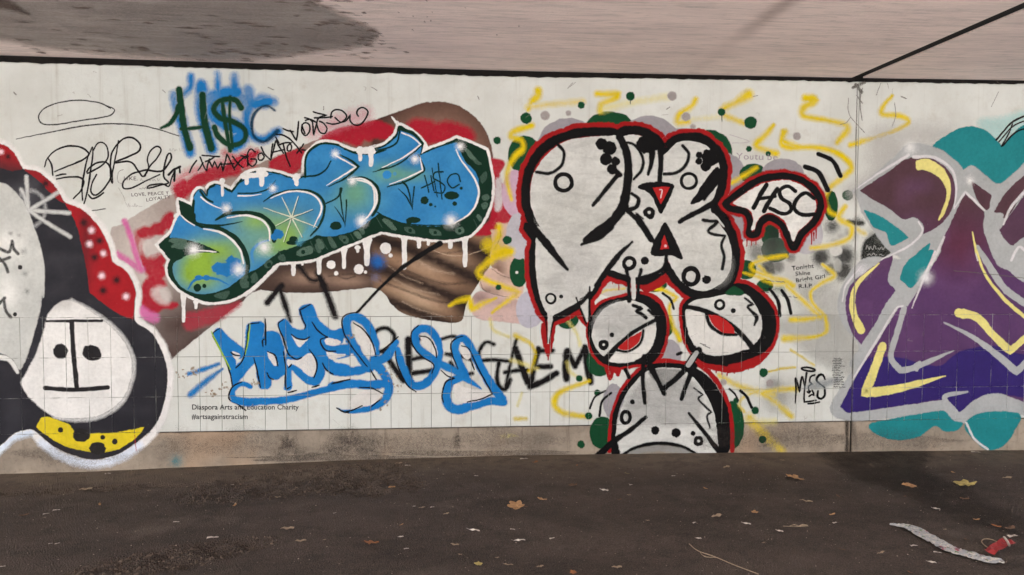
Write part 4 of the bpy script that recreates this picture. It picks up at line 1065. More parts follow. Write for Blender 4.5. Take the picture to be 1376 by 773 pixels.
# ================= silver letter character
sil = art('silver_character', 'silver bubble letters forming a slumped character with two half-closed eyes')
part('red_outline', sil)
BODYP = 'M:228,640 M:236,520 M:254,420 M:300,315 M:370,232 M:450,188 M:520,174 M:600,186 M:700,200 M:790,288 M:842,400 M:862,520 M:866,640'
B1 = 'k:690,100 k:600,85 k:480,85 k:360,105 k:250,150 k:160,230 k:100,340 k:80,450 k:85,560 k:120,660 k:170,740 m:80,20 m:130,90'
B2 = 'm:126,80 m:112,170 m:112,250 m:120,340 m:145,440 m:190,530 m:230,548 m:330,502 m:420,440 m:490,350'
R1 = 'l:-10,110 l:90,78 l:190,96 l:270,150 l:316,226! l:400,148 l:500,126 l:600,146 l:685,220 l:726,320 l:726,430 l:694,535 l:650,600! l:700,650 l:760,730 n:480,20 n:520,80 n:542,160 n:540,260 n:506,335 n:450,374 n:380,392 n:310,370 n:250,310 n:205,250! n:140,296 n:70,318 m:560,280'
for s, w in ((B1, 26), (B2, 21), (R1, 25)):
    stroke(s, w, REDO, 1.4, z='px')
fill('o:48,345 o:66,225 o:150,95 o:320,40 o:480,10 o:620,60 o:690,180 o:706,320 o:676,470 o:600,590 o:450,612 o:300,634 o:170,600 o:84,500', REDO, 1.4)
fill('n:270,520 n:276,430 n:330,388 n:440,366 n:530,318 n:610,324 n:694,384 n:754,474 n:758,584 n:716,676 n:640,735 n:480,760 n:370,735 n:296,640', REDO, 1.4)
stroke(BODYP, 26, REDO, 1.4, z='M')
for s in ('o:205,600 o:320,620 o:300,690 o:270,660 o:240,720 o:215,690', 'm:165,580 m:235,560 m:236,640 m:215,740 m:200,773 m:185,740 m:165,660', 'n:400,740 n:560,735 n:690,690 n:660,735 n:560,772 n:470,770', 'm:480,390 m:545,310 m:650,330 m:650,345 m:610,350 m:560,335 m:520,370', 'm:360,510 m:420,600 m:440,590 m:440,440 m:460,440 m:470,520', 'm:740,340 m:880,300 m:895,330 m:780,400 m:740,380', 'n:210,300 n:250,330 n:310,372 n:290,390 n:230,350'):
    fill(s, REDO, 1.2)
stroke('n:350,420 n:400,425 n:470,405 n:530,365', 10, C(160, 70, 90), 2, .6, z='n')
part('red_drip', sil)
for x, y, y2, w in ((420, 750, 770, 7), (450, 755, 776, 6), (480, 760, 785, 7), (505, 755, 790, 6), (540, 750, 780, 7), (575, 748, 770, 6), (610, 735, 762, 6)): drip(x, y, y2, w, REDO, z='n')
drip(200, 720, 790, 8, REDO, z='m'); drip(572, 330, 352, 5, REDO, z='m'); drip(607, 335, 385, 6, REDO, z='m')
part('black_outline', sil)
for s, w in ((B1, 13), (B2, 10), (R1, 13.5)):
    stroke(s, w, BLACK, 1.7, z='px')
fill('o:60,340 o:80,230 o:170,110 o:320,60 o:480,36 o:600,90 o:668,190 o:684,320 o:654,460 o:582,572 o:450,592 o:300,612 o:180,580 o:100,490', BLACK, 1.1)
fill('n:285,520 n:290,440 n:340,400 n:440,380 n:530,338 n:600,343 n:682,400 n:738,480 n:742,580 n:702,662 n:600,712 n:480,737 n:370,712 n:308,640', BLACK, 1.1)
stroke('M:250,650 M:250,560 M:262,440 M:310,330 M:390,238 M:470,200 M:590,202 M:660,225', 26, BLACK, 1.2, z='M')
fill('M:620,195 M:720,240 M:790,320 M:840,420 M:852,540 M:846,640 M:800,655 M:770,640 M:770,440 M:710,330 M:640,260', BLACK, 1.2)
part('silver_fill', sil, M_SILVER)
fill('k:690,110 k:600,112 k:480,120 k:370,138 k:280,180 k:190,265 k:130,365 k:112,460 k:116,560 k:150,660 k:200,740 m:140,20 m:130,100 m:128,220 m:136,330 m:158,440 m:200,520 m:240,525 m:330,480 m:420,420 m:490,340 m:560,270 m:660,310 m:780,305 m:860,280 n:205,215 n:260,300 n:320,355 n:385,372 n:445,352 n:490,318 n:522,255 n:524,165 n:500,90 n:450,20 l:740,750 l:690,680 l:640,620 l:700,430 l:700,320 l:660,240 l:600,180 l:500,155 l:410,170 l:320,250 l:290,180 l:180,125 l:90,112 l:10,130', SILV, .8)
fill('o:95,340 o:122,240 o:200,142 o:320,92 o:440,90 o:540,140 o:590,222 o:602,330 o:572,440 o:505,522 o:400,572 o:300,582 o:215,548 o:140,480 o:100,400', SILV, .8)
fill('n:303,460 n:340,422 n:430,405 n:520,384 n:590,386 n:642,438 n:674,520 n:667,590 n:632,640 n:560,672 n:460,692 n:370,672 n:322,600 n:303,530', SILV, .8)
fill('M:268,664 M:262,560 M:282,450 M:322,350 M:400,245 M:480,214 M:590,216 M:655,255 M:716,332 M:768,440 M:786,560 M:784,648 M:690,664 M:600,625 M:480,606 M:380,625 M:290,668', SILV, .8)
stroke('m:690,285 m:692,350 m:694,430', 24, C(206, 206, 202), 1, z='m'); stroke('m:216,520 m:210,590 m:200,690', [40, 20, 14], C(206, 206, 202), 1, z='m'); fill('m:385,450 m:425,430 m:440,540 m:425,570 m:400,540', SILV, 1)
part('white_of_eye', sil)
EW = C(218, 217, 212)
fill('o:225,560 o:300,500 o:400,490 o:480,450 o:515,370 o:530,310 o:590,285 o:598,350 o:565,440 o:500,515 o:400,566 o:300,576', EW, 1)
fill('n:308,480 n:370,480 n:420,560 n:480,600 n:560,600 n:620,650 n:560,668 n:460,686 n:375,668 n:326,600 n:308,530', EW, 1)
part('grey_wash', sil, M_SILVER)
fill('M:400,300 M:590,270 M:680,330 M:690,440 M:640,490 M:400,490 M:330,470 M:330,400', C(160, 160, 158), 9, .75)
fill('M:440,225 M:590,225 M:560,280 M:510,320 M:460,270', C(140, 140, 138), 2, .9)
fill('o:120,260 o:210,160 o:330,120 o:400,200 o:480,260 o:300,400 o:200,400', C(176, 176, 174), 8, .6)
fill('m:250,100 m:400,140 m:480,260 m:400,330 m:280,240', C(176, 176, 174), 12, .5)
fill('k:300,480 k:520,520 k:640,560 k:560,700 k:300,760 k:200,640', C(184, 185, 180), 16, .55)
fill('n:260,180 n:420,160 n:500,230 n:460,320 n:330,250', C(190, 191, 186), 14, .5)
fill('m:200,330 m:330,290 m:400,400 m:300,420', C(178, 178, 176), 10, .5)
stroke('M:300,668 M:380,640 M:480,625 M:600,640 M:670,664', 40, C(150, 150, 148), 4, .8, z='M')
part('black_line', sil)
for z, s, w in (('k', '690,118 728,200 746,320 736,450 712,560 670,625', [50, 52, 56, 56, 60, 60]), ('k', '720,570 640,665 540,740 470,790', [60, 62, 64, 50]), ('m', '560,20 480,80 392,124', [54, 46, 20]), ('m', '105,20 150,70 200,130 250,195 312,268', [46, 48, 46, 36, 18]), ('m', '480,360 560,245 625,165 686,108', [34, 36, 30, 14]), ('m', '240,545 330,496 400,450 440,400', [30, 34, 28, 20]), ('k', '735,590 800,655 895,790', [34, 30, 30]), ('n', '60,-5 100,60 150,140', 20), ('n', '205,190 195,255 140,290 60,312', [20, 22, 20, 18]), ('m', '560,285 610,300 660,312', 24),
                ('k', '285,160 328,220 312,300 240,352 150,345', 22), ('k', '680,360 600,458 516,560', [30, 30, 24]), ('k', '640,320 690,362', 34), ('k', '706,146 790,172 840,258 832,330 780,392', [14, 20, 22, 18]), ('k', '766,484 812,520 796,572 740,592', [20, 28, 34]), ('k', '795,610 842,648', 10),
                ('l', '240,190 235,290 212,385', [60, 36, 22]), ('l', '292,180 298,300 290,440', [50, 34, 34]), ('l', '450,186 492,240 474,318 402,374 322,382', 24), ('l', '690,560 600,620 520,660 428,712', [40, 40, 36, 30]), ('l', '600,560 640,500 690,420', 20), ('n', '392,26 448,32 412,74 434,92 494,100! 476,150 490,200 480,264', [16, 15, 15, 17]), ('n', '270,30 310,8 345,-8', [22, 20]), ('l', '700,650 760,730 790,780', 40), ('l', '590,700 640,708 690,712 640,760', 24),
                ('m', '652,270 664,350 668,450', [24, 20, 26]), ('m', '736,268 722,340 718,440', [22, 18, 26]), ('m', '180,520 190,600 196,690', [12, 8, 5]), ('m', '240,540 222,600 206,690', [16, 8, 5]), ('m', '362,430 380,480 420,580', [10, 14, 12]), ('m', '440,368 438,450 440,560', [10, 14, 20]), ('m', '385,440 410,425', 8),
                ('o', '200,552 300,440 400,352 500,290 602,236', [52, 40, 34, 32, 34]), ('o', '286,478 370,490 442,458 488,400 502,320', 22), ('o', '420,122 490,146! 446,168 486,190 526,222', 30), ('o', '545,160 585,200', 26),
                ('n', '296,450 380,466 480,512 560,572 636,660', [20, 26, 24, 26, 30]), ('n', '400,470 420,540 480,582 552,588', 18), ('n', '592,408 634,438! 606,452 650,500 640,542', [10, 15, 14, 20, 10]), ('n', '500,736 420,715 340,650', 20), ('n', '370,632 398,640', 4), ('n', '385,640 420,656', 3),
                ('M', '408,150 400,260 412,390', [26, 22, 24]), ('M', '424,170 470,260 512,345', [40, 30, 24]), ('M', '690,120 600,240 510,318', [44, 32, 30]), ('M', '668,200 630,290 602,372', [34, 26, 22]), ('M', '165,672 250,592 340,530 416,466', [38, 32, 26, 20]), ('M', '640,446 720,545 802,652', [16, 22, 30]), ('M', '284,668 370,622 480,602 600,617 690,664', [14, 20, 20, 14]), ('M', '666,314 712,350! 690,372 756,440! 734,462 750,522', [9, 12, 13, 10]), ('M', '250,600 262,650', 40)):
    stroke(s, w, BLACK, 1.7, z=z)
stroke('636,196 680,132', 24, C(176, 176, 174), 1, z='M'); stroke('m:690,300 m:693,420', 22, C(206, 206, 202), 1, z='m')
fill('l:640,382 l:696,335 l:704,430 l:610,545 l:506,590 l:560,500', BLACK, 1)
for x, y, r, z in ((570, 162, 38, 'k'), (622, 190, 46, 'k'), (600, 262, 40, 'k'), (662, 275, 30, 'k'), (640, 325, 34, 'k'), (190, 178, 62, 'l'), (250, 170, 50, 'l'), (565, 250, 24, 'l'), (640, 268, 62, 'l'), (562, 294, 24, 'l'), (610, 330, 36, 'l'), (403, 317, 22, 'n'), (98, 222, 20, 'n'), (275, 423, 12, 'm'), (250, 357, 19, 'o'), (185, 438, 42, 'o'), (535, 470, 13, 'n'), (465, 535, 22, 'M'), (573, 548, 24, 'M'), (662, 550, 13, 'M'), (347, 387, 13, 'M'), (690, 590, 27, 'M'), (218, 648, 40, 'l'), (125, -2, 20, 'n')):
    dot(x, y, r, BLACK, None, 1.1, z=z, jit=.05)
for x, y, r, ry, w, z in ((325, 412, 54, 54, 27, 'k'), (493, 430, 54, 52, 22, 'l'), (325, 300, 36, 40, 24, 'n'), (20, 235, 27, 27, 20, 'n'), (215, 435, 27, 27, 14, 'm'), (468, 440, 21, 21, 15, 'n'), (312, 467, 23, 30, 20, 'M'), (880, 605, 22, 22, 24, 'k')):
    ring(x, y, r, w, BLACK, ry, z=z)
for x, y, r, z in ((325, 300, 12, 'n'), (218, 648, 11, 'l'), (185, 436, 10, 'o'), (690, 590, 8, 'M')): dot(x, y, r, SILV, z=z)
fill('l:142,472 l:190,445 l:290,438 l:386,455 l:384,490 l:305,652 l:290,650 l:240,540 l:200,500', BLACK, 1); fill('n:192,34 n:205,40 n:284,208 n:230,195 n:128,186', BLACK, 1)
part('red_accent', sil)
for s in ('l:246,476! l:358,472! l:300,588!', 'n:194,95! n:216,162! n:174,166!', 'o:300,462! o:380,392 o:488,332! o:470,400 o:420,452 o:350,478', 'n:414,490! n:470,500 n:530,548 n:542,582! n:480,574 n:432,532'):
    fill(s, C(178, 36, 36), 1)
stroke('l:292,490 l:308,492 l:298,545', 8, C(226, 216, 214), 1, z='l'); dot(200, 150, 7, C(220, 190, 196), z='n')
part('green_accent', sil)
fill('n:498,384 n:540,352 n:585,384 n:540,394', GREEN, 1.5)
part('motion_line', sil)
for z, s, w in (('M', '126,420 152,362 206,330', 10), ('M', '176,460 190,385 236,340', 12), ('M', '850,320 878,345 896,380', 10), ('M', '908,330 940,360 966,416', 15), ('L', '612,345 650,400 660,472', [14, 18, 16]), ('L', '668,352 698,400 712,460', [14, 18, 16]), ('N', '450,345 512,375 546,440', 20), ('N', '392,400 450,425 490,500', 22), ('K', '740,400 775,430 792,475', 12), ('M', '310,220 330,260', 20), ('M', '580,140 600,132', 16)):
    stroke(s, w, BLACK, 1.3, 1, z=z)
# speech-bubble with HSC
bal = art('hsc_bubble', 'small white dripping bubble with black HSC letters and a red rim')
view('N')
BB = '45,560! 110,510 200,455 300,440 380,460 440,510 460,570 430,640 376,692 345,752 318,704 290,650 240,620 202,640 182,690 148,690 155,640 130,594 72,582'
part('red_rim', bal); stroke(BB, 56, REDO, 2.4, closed=True)
for x, y, y2, w in ((120, 720, 740, 5), (140, 720, 745, 5), (160, 715, 742, 5), (180, 715, 738, 5), (420, 680, 735, 6), (440, 660, 710, 6), (430, 690, 720, 5)): drip(x, y, y2, w, REDO)
part('black_rim', bal); stroke(BB, 30, BLACK, 1.2, closed=True)
part('white_fill', bal, M_SILVER); fill('80,558! 130,520 210,475 300,460 370,478 420,520 440,570 412,632 360,680 342,722 326,680 300,630 240,598 190,622 172,672 160,672 170,630 150,584 100,568', C(222, 222, 218), 1)
part('black_letter', bal)
for s, w in (('226,478 200,520 170,578', 20), ('272,496 240,545 214,592', 20), ('192,540 262,528', 15), ('350,506 318,484 284,502 290,536 326,560 330,590 296,604 240,580', 17), ('432,538 396,514 356,540 346,582 380,608 432,606', 18)):
    stroke(s, w, BLACK, 1.1)

# ================= purple wildstyle piece at the right
pur = art('purple_wildstyle', 'purple and indigo pointed letters with pale yellow flashes and silver edges')
view('P')
part('grey_haze', pur)
fill('200,300 260,268 480,266 440,330 350,330 280,380 220,430', C(176, 173, 170), 22, .5)
stroke('110,500 200,432 330,322', 60, C(176, 174, 172), 14, .6)
fill('620,225 700,215 800,190 800,260 700,300', C(160, 206, 204), 9, .6)
part('teal_cloud', pur)
fill('425,325 500,265 570,240 640,258 702,316! 760,256 830,215 960,200 1080,320 980,400 850,400 760,430 690,475 640,445 580,400 545,412 510,372', TEAL, 1.4)
part('silver_edge', pur)
fill('105,495! 200,425 270,365 335,308 440,326 520,380 548,415! 585,398 640,438 690,470 760,420 840,360 1000,420 1100,700 Q:1010,620 Q:790,606 Q:720,598 Q:640,592 Q:560,602 Q:500,632 Q:440,604 Q:300,604 Q:82,620 Q:18,574 Q:95,440 Q:122,345 Q:68,270 Q:44,190 Q:74,100 Q:150,20 P:300,770 P:240,720 P:150,590 P:128,528', PGREY, 2)
part('purple_fill', pur)
def pur_col(x, y):
    c = mixc(PLUM, PURP, (y-270)/110.0)
    c = mixc(c, C(96, 40, 56), .6*gauss(x, y, 1290, 330, 40, 40))
    return mixc(c, C(120, 84, 128), .5*noise.noise((x*.03, y*.03, 6)))
fill('136,495! 250,420 330,366 420,368 490,418 516,490 502,566 452,632 380,672! 386,640 352,604 310,610 250,572 190,530', pur_col, 1.2, grid=12)
fill('556,504! 630,572! 640,690 690,780 850,880 1100,800 Q:1010,540 Q:780,560 Q:640,518 Q:560,538 Q:485,590 Q:445,545 Q:300,562 Q:86,590 Q:54,570! Q:112,460 Q:196,322 Q:262,212 Q:300,200 Q:340,140 P:440,745 P:492,640', pur_col, 1.2, grid=12)
fill('Q:196,36! Q:245,10 Q:228,100 Q:258,156 Q:200,242 Q:132,342! Q:92,284 Q:74,190 Q:100,110', pur_col, 1.2, grid=12)
fill('582,458! 660,514! 642,572 600,520', PLUM, 1.2); fill('672,580! 722,500 800,430 850,400 1000,380 1000,420 850,470 790,500 722,600', PLUM, 1.2)
fill('686,662! 790,520 850,470 1040,460 1060,640 850,690 790,684 742,716', mixc(PLUM, PURP, .3), 1.2)
part('indigo_fill', pur)
fill('Q:112,462! Q:150,400 Q:200,388 Q:280,392 Q:360,416 Q:430,418 Q:470,385 Q:520,360 Q:620,346 Q:700,372 Q:790,390 Q:1000,400 Q:1005,545 Q:790,545 Q:640,518 Q:560,536 Q:485,590 Q:445,542 Q:300,560 Q:86,590 Q:54,570!', INDI, 1.6)
part('silver_bar', pur)
view('Q')
for s, w in (('110,410 190,290 262,172 330,108 408,-10', [44, 44, 46, 44, 36]), ('290,205 262,300 240,385 276,436! 330,424 472,362', [22, 22, 22, 22, 20, 4]), ('438,258 540,310 634,378 706,440! 770,380', [6, 16, 24, 28, 22]), ('524,515 440,534 480,595', [8, 20, 24]), ('560,-20 600,40 660,130 740,190', [20, 26, 26, 24])):
    stroke(s, w, PGREY, 1.2)
fill('320,420 350,402 340,438', PGREY, 1)
view('P')
fill('640,596 705,588 690,650 740,716 790,684 850,700 850,800 700,800 650,700 632,650', PGREY, 1.5)
fill('130,522 200,540 260,576 308,612 352,604 388,640 370,690 310,730 240,760 330,690 290,640 220,596 150,570', PGREY, 1.5)
part('teal_leaf', pur)
fill('Q:275,92 Q:312,22 Q:395,-10 Q:380,40 Q:320,126 Q:292,112', TEAL, 1.2); fill('152,572! 220,600 290,648 328,682! 262,712 240,662 190,636', TEAL, 1.4)
fill('330,790! 370,740 416,704! 400,760 370,820 330,850', TEAL, 1.2)
part('teal_puddle', pur)
view('Q')
fill('162,638 250,616 400,590 440,590 470,622 504,632 482,656 440,660 402,640 340,680 262,692 190,672', TEAL, 1.8); fill('515,640 560,600 640,590 718,600 702,650 660,710 600,728 550,692', TEAL, 1.8)
part('white_edge', pur)
WE = C(216, 214, 216)
for s, w in (('404,-5 360,100 318,204', [8, 9, 4]), ('285,198 262,204 190,320 98,470', [6, 9, 9, 6]), ('520,630 550,690 600,728', 8), ('60,180 74,120 130,50', [4, 8, 4])):
    stroke(s, w, WE, 1.2, .9)
view('P')
for s, w in (('110,496 200,432 330,352', [4, 9, 12]), ('350,360 430,362 500,408 520,480 512,560', [14, 12, 10, 5]), ('512,566 556,500! 632,572', [5, 11, 9]), ('472,680 450,730 420,790', [8, 12, 8]), ('800,490 740,560 708,630', [12, 12, 6]), ('370,620 384,660 330,716 220,770', [6, 10, 9, 4]), ('586,660 596,730 606,773', [3, 6, 6]), ('740,773 770,720 800,740', 10)):
    stroke(s, w, WE, 1.2, .9)
glow(335, 322, 46, C(232, 232, 230), .9); glow(575, 455, 30, C(232, 232, 230), .9); glow(370, 92, 46, C(228, 228, 230), .95, z='Q'); glow(130, 65, 46, C(220, 218, 222), .7, z='Q')
part('yellow_flash', pur)
fill('360,382 380,370 420,374 470,410 494,462 496,510 474,580 450,612 480,530 478,480 452,440 400,412 364,410', PYEL, 1.1)
view('Q')
for s, w in (('196,38 120,110 98,170 104,230 130,286', [5, 14, 20, 26, 30]), ('210,344 180,430 144,520! 270,502 442,456', [30, 32, 34, 26, 4]), ('492,222 560,240 620,305 682,364! 745,310', [34, 30, 28, 28, 24]), ('558,-10 590,80 660,170 745,245', [8, 10, 14, 14]), ('P:585,660 P:600,740 Q:560,0', [4, 8, 8])):
    stroke(s, w, PYEL, 1.1)
arc = art('black_arc_tag', 'black double marker arcs over the teal cloud')
part('marker_line', arc, M_MARK)
view('P')
for s, w in (('680,292 740,224 800,194 840,180', 8), ('690,300 750,236 840,200', 6), ('700,318 728,270 745,228', 6), ('705,316 760,260 840,235', 7)): stroke(s, w, BLACK, 1)

# ================= small tags on the tiles
my = art('myles_tag', 'black marker MYLES tag with a halo on the tiles')
view('h')
part('marker_line', my, M_MARK)
ZV['y'] = (1050, 480, 9.66)
view('y')
ring(350, 160, 88, 28, BLACK, 22, rot=.12)
for s, w in (('180,600 190,460 186,272 236,452! 266,252 300,372', [12, 24, 26, 28, 26, 20]), ('326,205 312,330 296,470 294,580! 370,572 452,560', [30, 24, 22, 24, 24, 20]), ('432,232 378,256 366,320 400,350 352,380 360,448', 26), ('566,290 540,232 490,234 456,300 500,350 552,390 566,440', [22, 32, 34, 28, 26, 26, 26]), ('334,448 356,470 376,440', 20), ('360,512 400,488 432,498 396,430', 22), ('474,440 470,516 516,540 562,492 562,424', [24, 34, 34, 34, 24]), ('344,602 420,598 492,584', 22)):
    stroke(s, w, BLACK, 1)
part('grey_smear', my)
stroke('330,390 440,350 540,370 650,320', [60, 90, 80, 30], C(140, 148, 152), 6, .45)
view('h')
note = art('memorial_note', 'small black marker note reading Tonight Shine Bright Girl')
part('handwriting', note, M_MARK)
text('Tonight', 155, 82, 20, INK, -.12, .02, jitter=.14, sx=1.1); text('Shine', 172, 108, 18, INK, -.1, .02, jitter=.14, sx=1.2); text('Bright Girl', 174, 138, 18, INK, -.14, .02, jitter=.14, sx=1.2); text('R.I.P', 186, 168, 18, INK, -.1, .02, jitter=.14, sx=1.3)
sc = art('scribbled_notes', 'dense tiny black handwriting beside the movement joint')
part('handwriting', sc, M_MARK)
for k in range(13):
    scribble(346+RJ.uniform(-3, 8), 502+k*11, 46+RJ.uniform(-8, 12), 8, 13, 3.2, INK, a=.85)
for x, y, w in ((20, 170, 60), (60, 200, 120), (20, 130, 110), (10, 185, 40)): scribble(x, y, w, 9, 14, 3.4, INK, a=.8, ang=.1)
scribble(1163, 335, 26, 6, 12, 1.1, C(170, 170, 168), z='px', a=.8); scribble(1166, 343, 22, 6, 10, 1.1, C(170, 170, 168), z='px', a=.8)
yt = art('pencil_note', 'faint mauve handwriting beside the silver character')
part('handwriting', yt, M_MARK)
text('Youtu be', 560, 400, 30, C(150, 138, 150), .03, .006, z='J', jitter=.12, sx=1.15, a=.8)
stroke('530,285 620,318 540,325', 3, C(170, 160, 170), .8, .7, z='J')
# ================= wear on the wall: hairline cracks, scuffs, plinth stains
wear = art('wall_stains', 'hairline cracks and dark scabs on the wall and plinth')
part('crack', wear)
for z, s, w in (('N', '580,105 578,150 590,185 620,220 650,252', 3), ('N', '590,185 570,210 545,218', 3), ('N', '780,125 784,180 768,228', 3), ('N', '640,60 630,120 640,200', 4), ('N', '615,90 640,125', 5), ('N', '720,40 700,90', 3), ('P', '690,100 660,160', 2), ('P', '300,118 320,126', 5), ('I', '385,40 362,66', 3), ('I', '398,38 372,60', 2), ('J', '230,165 246,155', 4), ('J', '640,105 660,100', 3), ('A', '45,300 52,308', 4), ('E', '190,55 215,70', 3), ('E', '650,95 656,108', 4), ('C', '515,88 540,100', 4), ('C', '60,100 72,112', 3), ('C', '756,172 756,186', 4), ('px', '1152,118 1150,200 1149,330 1147,420', 1.2), ('px', '1146,118 1162,111', 4), ('px', '1150,114 1158,124', 4), ('p', '120,612 260,625 389,640', 3)):
    stroke(s, w, C(96, 90, 84), .9, .75, z=z)
rs = random.Random(21)
for k in range(34):
    x, y = rs.uniform(0, 1376), rs.choice([rs.uniform(96, 160), rs.uniform(430, 570)])
    stroke('%g,%g %g,%g %g,%g' % (x, y, x+rs.uniform(-4, 4), y+rs.uniform(-3, 4), x+rs.uniform(-8, 8), y+rs.uniform(-4, 8)), rs.uniform(.4, .9), C(150, 144, 136), .8, rs.uniform(.3, .7), z='px')
M_SCAB = stain_material('black_scab', 9, 9, 6.0)
part('scab', wear, M_SCAB)
for x, y, rx, ry, a in ((386, 597, 10, 10, .72), (378, 612, 10, 9, .45), (400, 610, 9, 12, .4), (470, 594, 20, 14, .66), (490, 604, 16, 12, .55), (455, 606, 18, 12, .5), (503, 594, 12, 12, .45), (614, 594, 5, 9, .6), (250, 600, 40, 16, .22), (330, 596, 40, 16, .2), (560, 596, 60, 16, .25), (690, 592, 70, 15, .22), (100, 612, 70, 14, .22), (1000, 590, 60, 14, .25), (1080, 588, 60, 14, .28), (1200, 592, 70, 12, .2), (440, 615, 110, 5, .45), (640, 609, 120, 4, .4)):
    dot(x, y, rx, C(56, 48, 44), ry, min(rx, ry)*1.5, a, z='px', jit=.2)
part('paint_loss', wear)
for x, y, rx, ry in ((300, 520, 5, 4), (283, 530, 6, 3), (245, 505, 6, 6), (262, 500, 4, 6), (520, 500, 9, 10), (533, 515, 8, 8), (470, 452, 4, 6), (344, 512, 5, 6), (515, 545, 8, 12)):
    for k in range(8):
        dot(x+rs.gauss(0, rx*.8), y+rs.gauss(0, ry*.8), rs.uniform(.6, 2.2), C(150, 132, 110), rs.uniform(.6, 1.8), .8, .8, z='px', jit=.3)
part('teal_overspray', wear); glow(237, 620, 16, C(60, 130, 140), .6, z='px'); stroke('181,585 183,605', 1.4, C(170, 50, 60), 1, .6, z='px')
stroke('px:1138,568 px:1138,605', 5, C(46, 40, 36), 3, .7, z='px')
stroke('px:1145,570 px:1150,600', 8, C(100, 92, 84), 6, .5, z='px')
for b in BUILT:
    o = flush(b)
    if o and getattr(b, 'label', None): o['label'] = b.label

# ---------------------------------------------------------------- stains on ceiling and floor
def sheet(name, parent, fn, proj_pt, mat):
    global CUR
    CUR = Builder(name, parent, mat, 'flat'); CUR.proj_pt = proj_pt
    fn(); return flush(CUR)
slabL = [o for o in COL.objects if o.name.startswith('ceiling')][0]
def ceil_pt(x, y, d):
    X, Y = horp(x, y, 2.652); z = interp(X, T_CEIL)
    X, Y = horp(x, y, z+0.01*min(1, -Y/7.6)); z = interp(X, T_CEIL)+0.01*(0.30-Y)/(0.30+7.6)
    return (X, Y, z-0.0015-d*8)
M_STC = stain_material('worn_soffit_patch', 2.2, 22)
def ceil_patch():
    view('ce')
    fill('-160,96 0,94 100,112 250,128 400,140 560,150 640,148 760,138 870,124 960,112 1000,96 965,74 905,46 830,8 790,-30 400,-60 -160,-60', lambda x, y: mixc(C(166, 156, 150), C(140, 130, 125), .5+.8*noise.noise((x*.008, y*.06, 2))), 10, .93, grid=14, z='ce')
sheet('grey_stain', slabL, ceil_patch, ceil_pt, M_STC)
def ceil_marks():
    for s, w, a in (('-40,4 20,12 76,36', [30, 26, 6], .9), ):
        stroke(s, w, C(96, 80, 72), 5, a*.8, z='ce')
    rq = random.Random(8)
    for cx, cy_, sx, sy, n, L in ((985, 95, 30, 22, 26, 30), (900, 50, 40, 14, 14, 34), (860, 8, 70, 8, 14, 40), (780, 138, 110, 9, 22, 46), (640, 130, 60, 8, 10, 50), (560, 148, 60, 5, 8, 40), (300, 130, 160, 7, 12, 40), (60, 106, 80, 5, 6, 30), (300, 70, 260, 30, 26, 90), (1150, 40, 110, 40, 14, 8)):
        for k in range(n):
            x, y, l = rq.gauss(cx, sx), rq.gauss(cy_, sy), L*rq.uniform(.3, 1)
            stroke('%g,%g %g,%g %g,%g' % (x-l/2, y-1, x, y+rq.uniform(-2, 2), x+l/2, y+2), [1, rq.uniform(2, 6), 1], C(112, 94, 86), 1.5, rq.uniform(.4, .85), z='ce')
sheet('dark_scrape', slabL, ceil_marks, lambda x, y, d: (lambda p: (p[0], p[1], p[2]-0.003))(ceil_pt(x, y, d)), M_STC)
def floor_pt(x, y, d):
    X, Y = horp(x, y, -0.03); X, Y = horp(x, y, gz(X, Y))
    return (X, min(Y, -0.003), gz(X, min(Y, -.003))+0.0035+d*4)
M_STF = stain_material('damp_stain', 3, 5)
def floor_stain():
    fill('600,140 760,134 960,140 1000,152 960,180 980,220 1080,270 1200,340 1376,420 1420,470 1300,440 1150,392 1010,330 880,264 800,246 720,236 690,200', C(40, 34, 29), 12, .42, grid=8, z='gr')
sheet('damp_stain', ground, floor_stain, floor_pt, M_STF)

# ---------------------------------------------------------------- litter on the ground
def hit(x, y):
    X, Y = horp(x, y, -0.03)
    for _ in range(3): X, Y = horp(x, y, gz(X, Y))
    return X, Y, gz(X, Y)
M_LEAF = {'tan': simple('dry_tan_leaf', (168, 130, 92), .7, .3, 60), 'orange': simple('dry_orange_leaf', (150, 100, 64), .7, .3, 60), 'yellow': simple('yellow_leaf', (176, 160, 100), .7, .3, 60), 'brown': simple('dry_brown_leaf', (104, 80, 62), .75, .3, 60)}
M_PAPER = simple('crumpled_white_paper', (204, 194, 184), .8, .25, 50)
M_TWIG = simple('dry_straw_twig', (156, 138, 116), .8, .2, 60)
def leaf_mesh(seed, maple):
    r = random.Random(seed)
    n = 24; v = [(0, 0, 0.1)]; f = []
    for i in range(n):
        t = 2*math.pi*i/n
        rad = (0.55+0.38*abs(math.cos(2.5*t))**0.7+r.uniform(-.07, .07)) if maple else (0.32+0.6*abs(math.cos(t))**1.5+r.uniform(-.05, .05))
        x, y = rad*math.cos(t), rad*math.sin(t)*(1 if maple else .62)
        z = 0.30*x*x*r.uniform(.4, 1.1)+0.35*max(0, y)*r.uniform(.3, 1.1)+r.uniform(0, .07)
        v.append((x, y, max(z, 0.0)))
    for i in range(n): f.append((0, 1+i, 1+(i+1) % n))
    k = len(v)
    v += [(.7, -.03, .05), (.7, .03, .05), (1.25, .05, .16), (1.25, .01, .16)]; f += [(k, k+1, k+2, k+3)]
    return v, f
LM = {}
rl = random.Random(5)
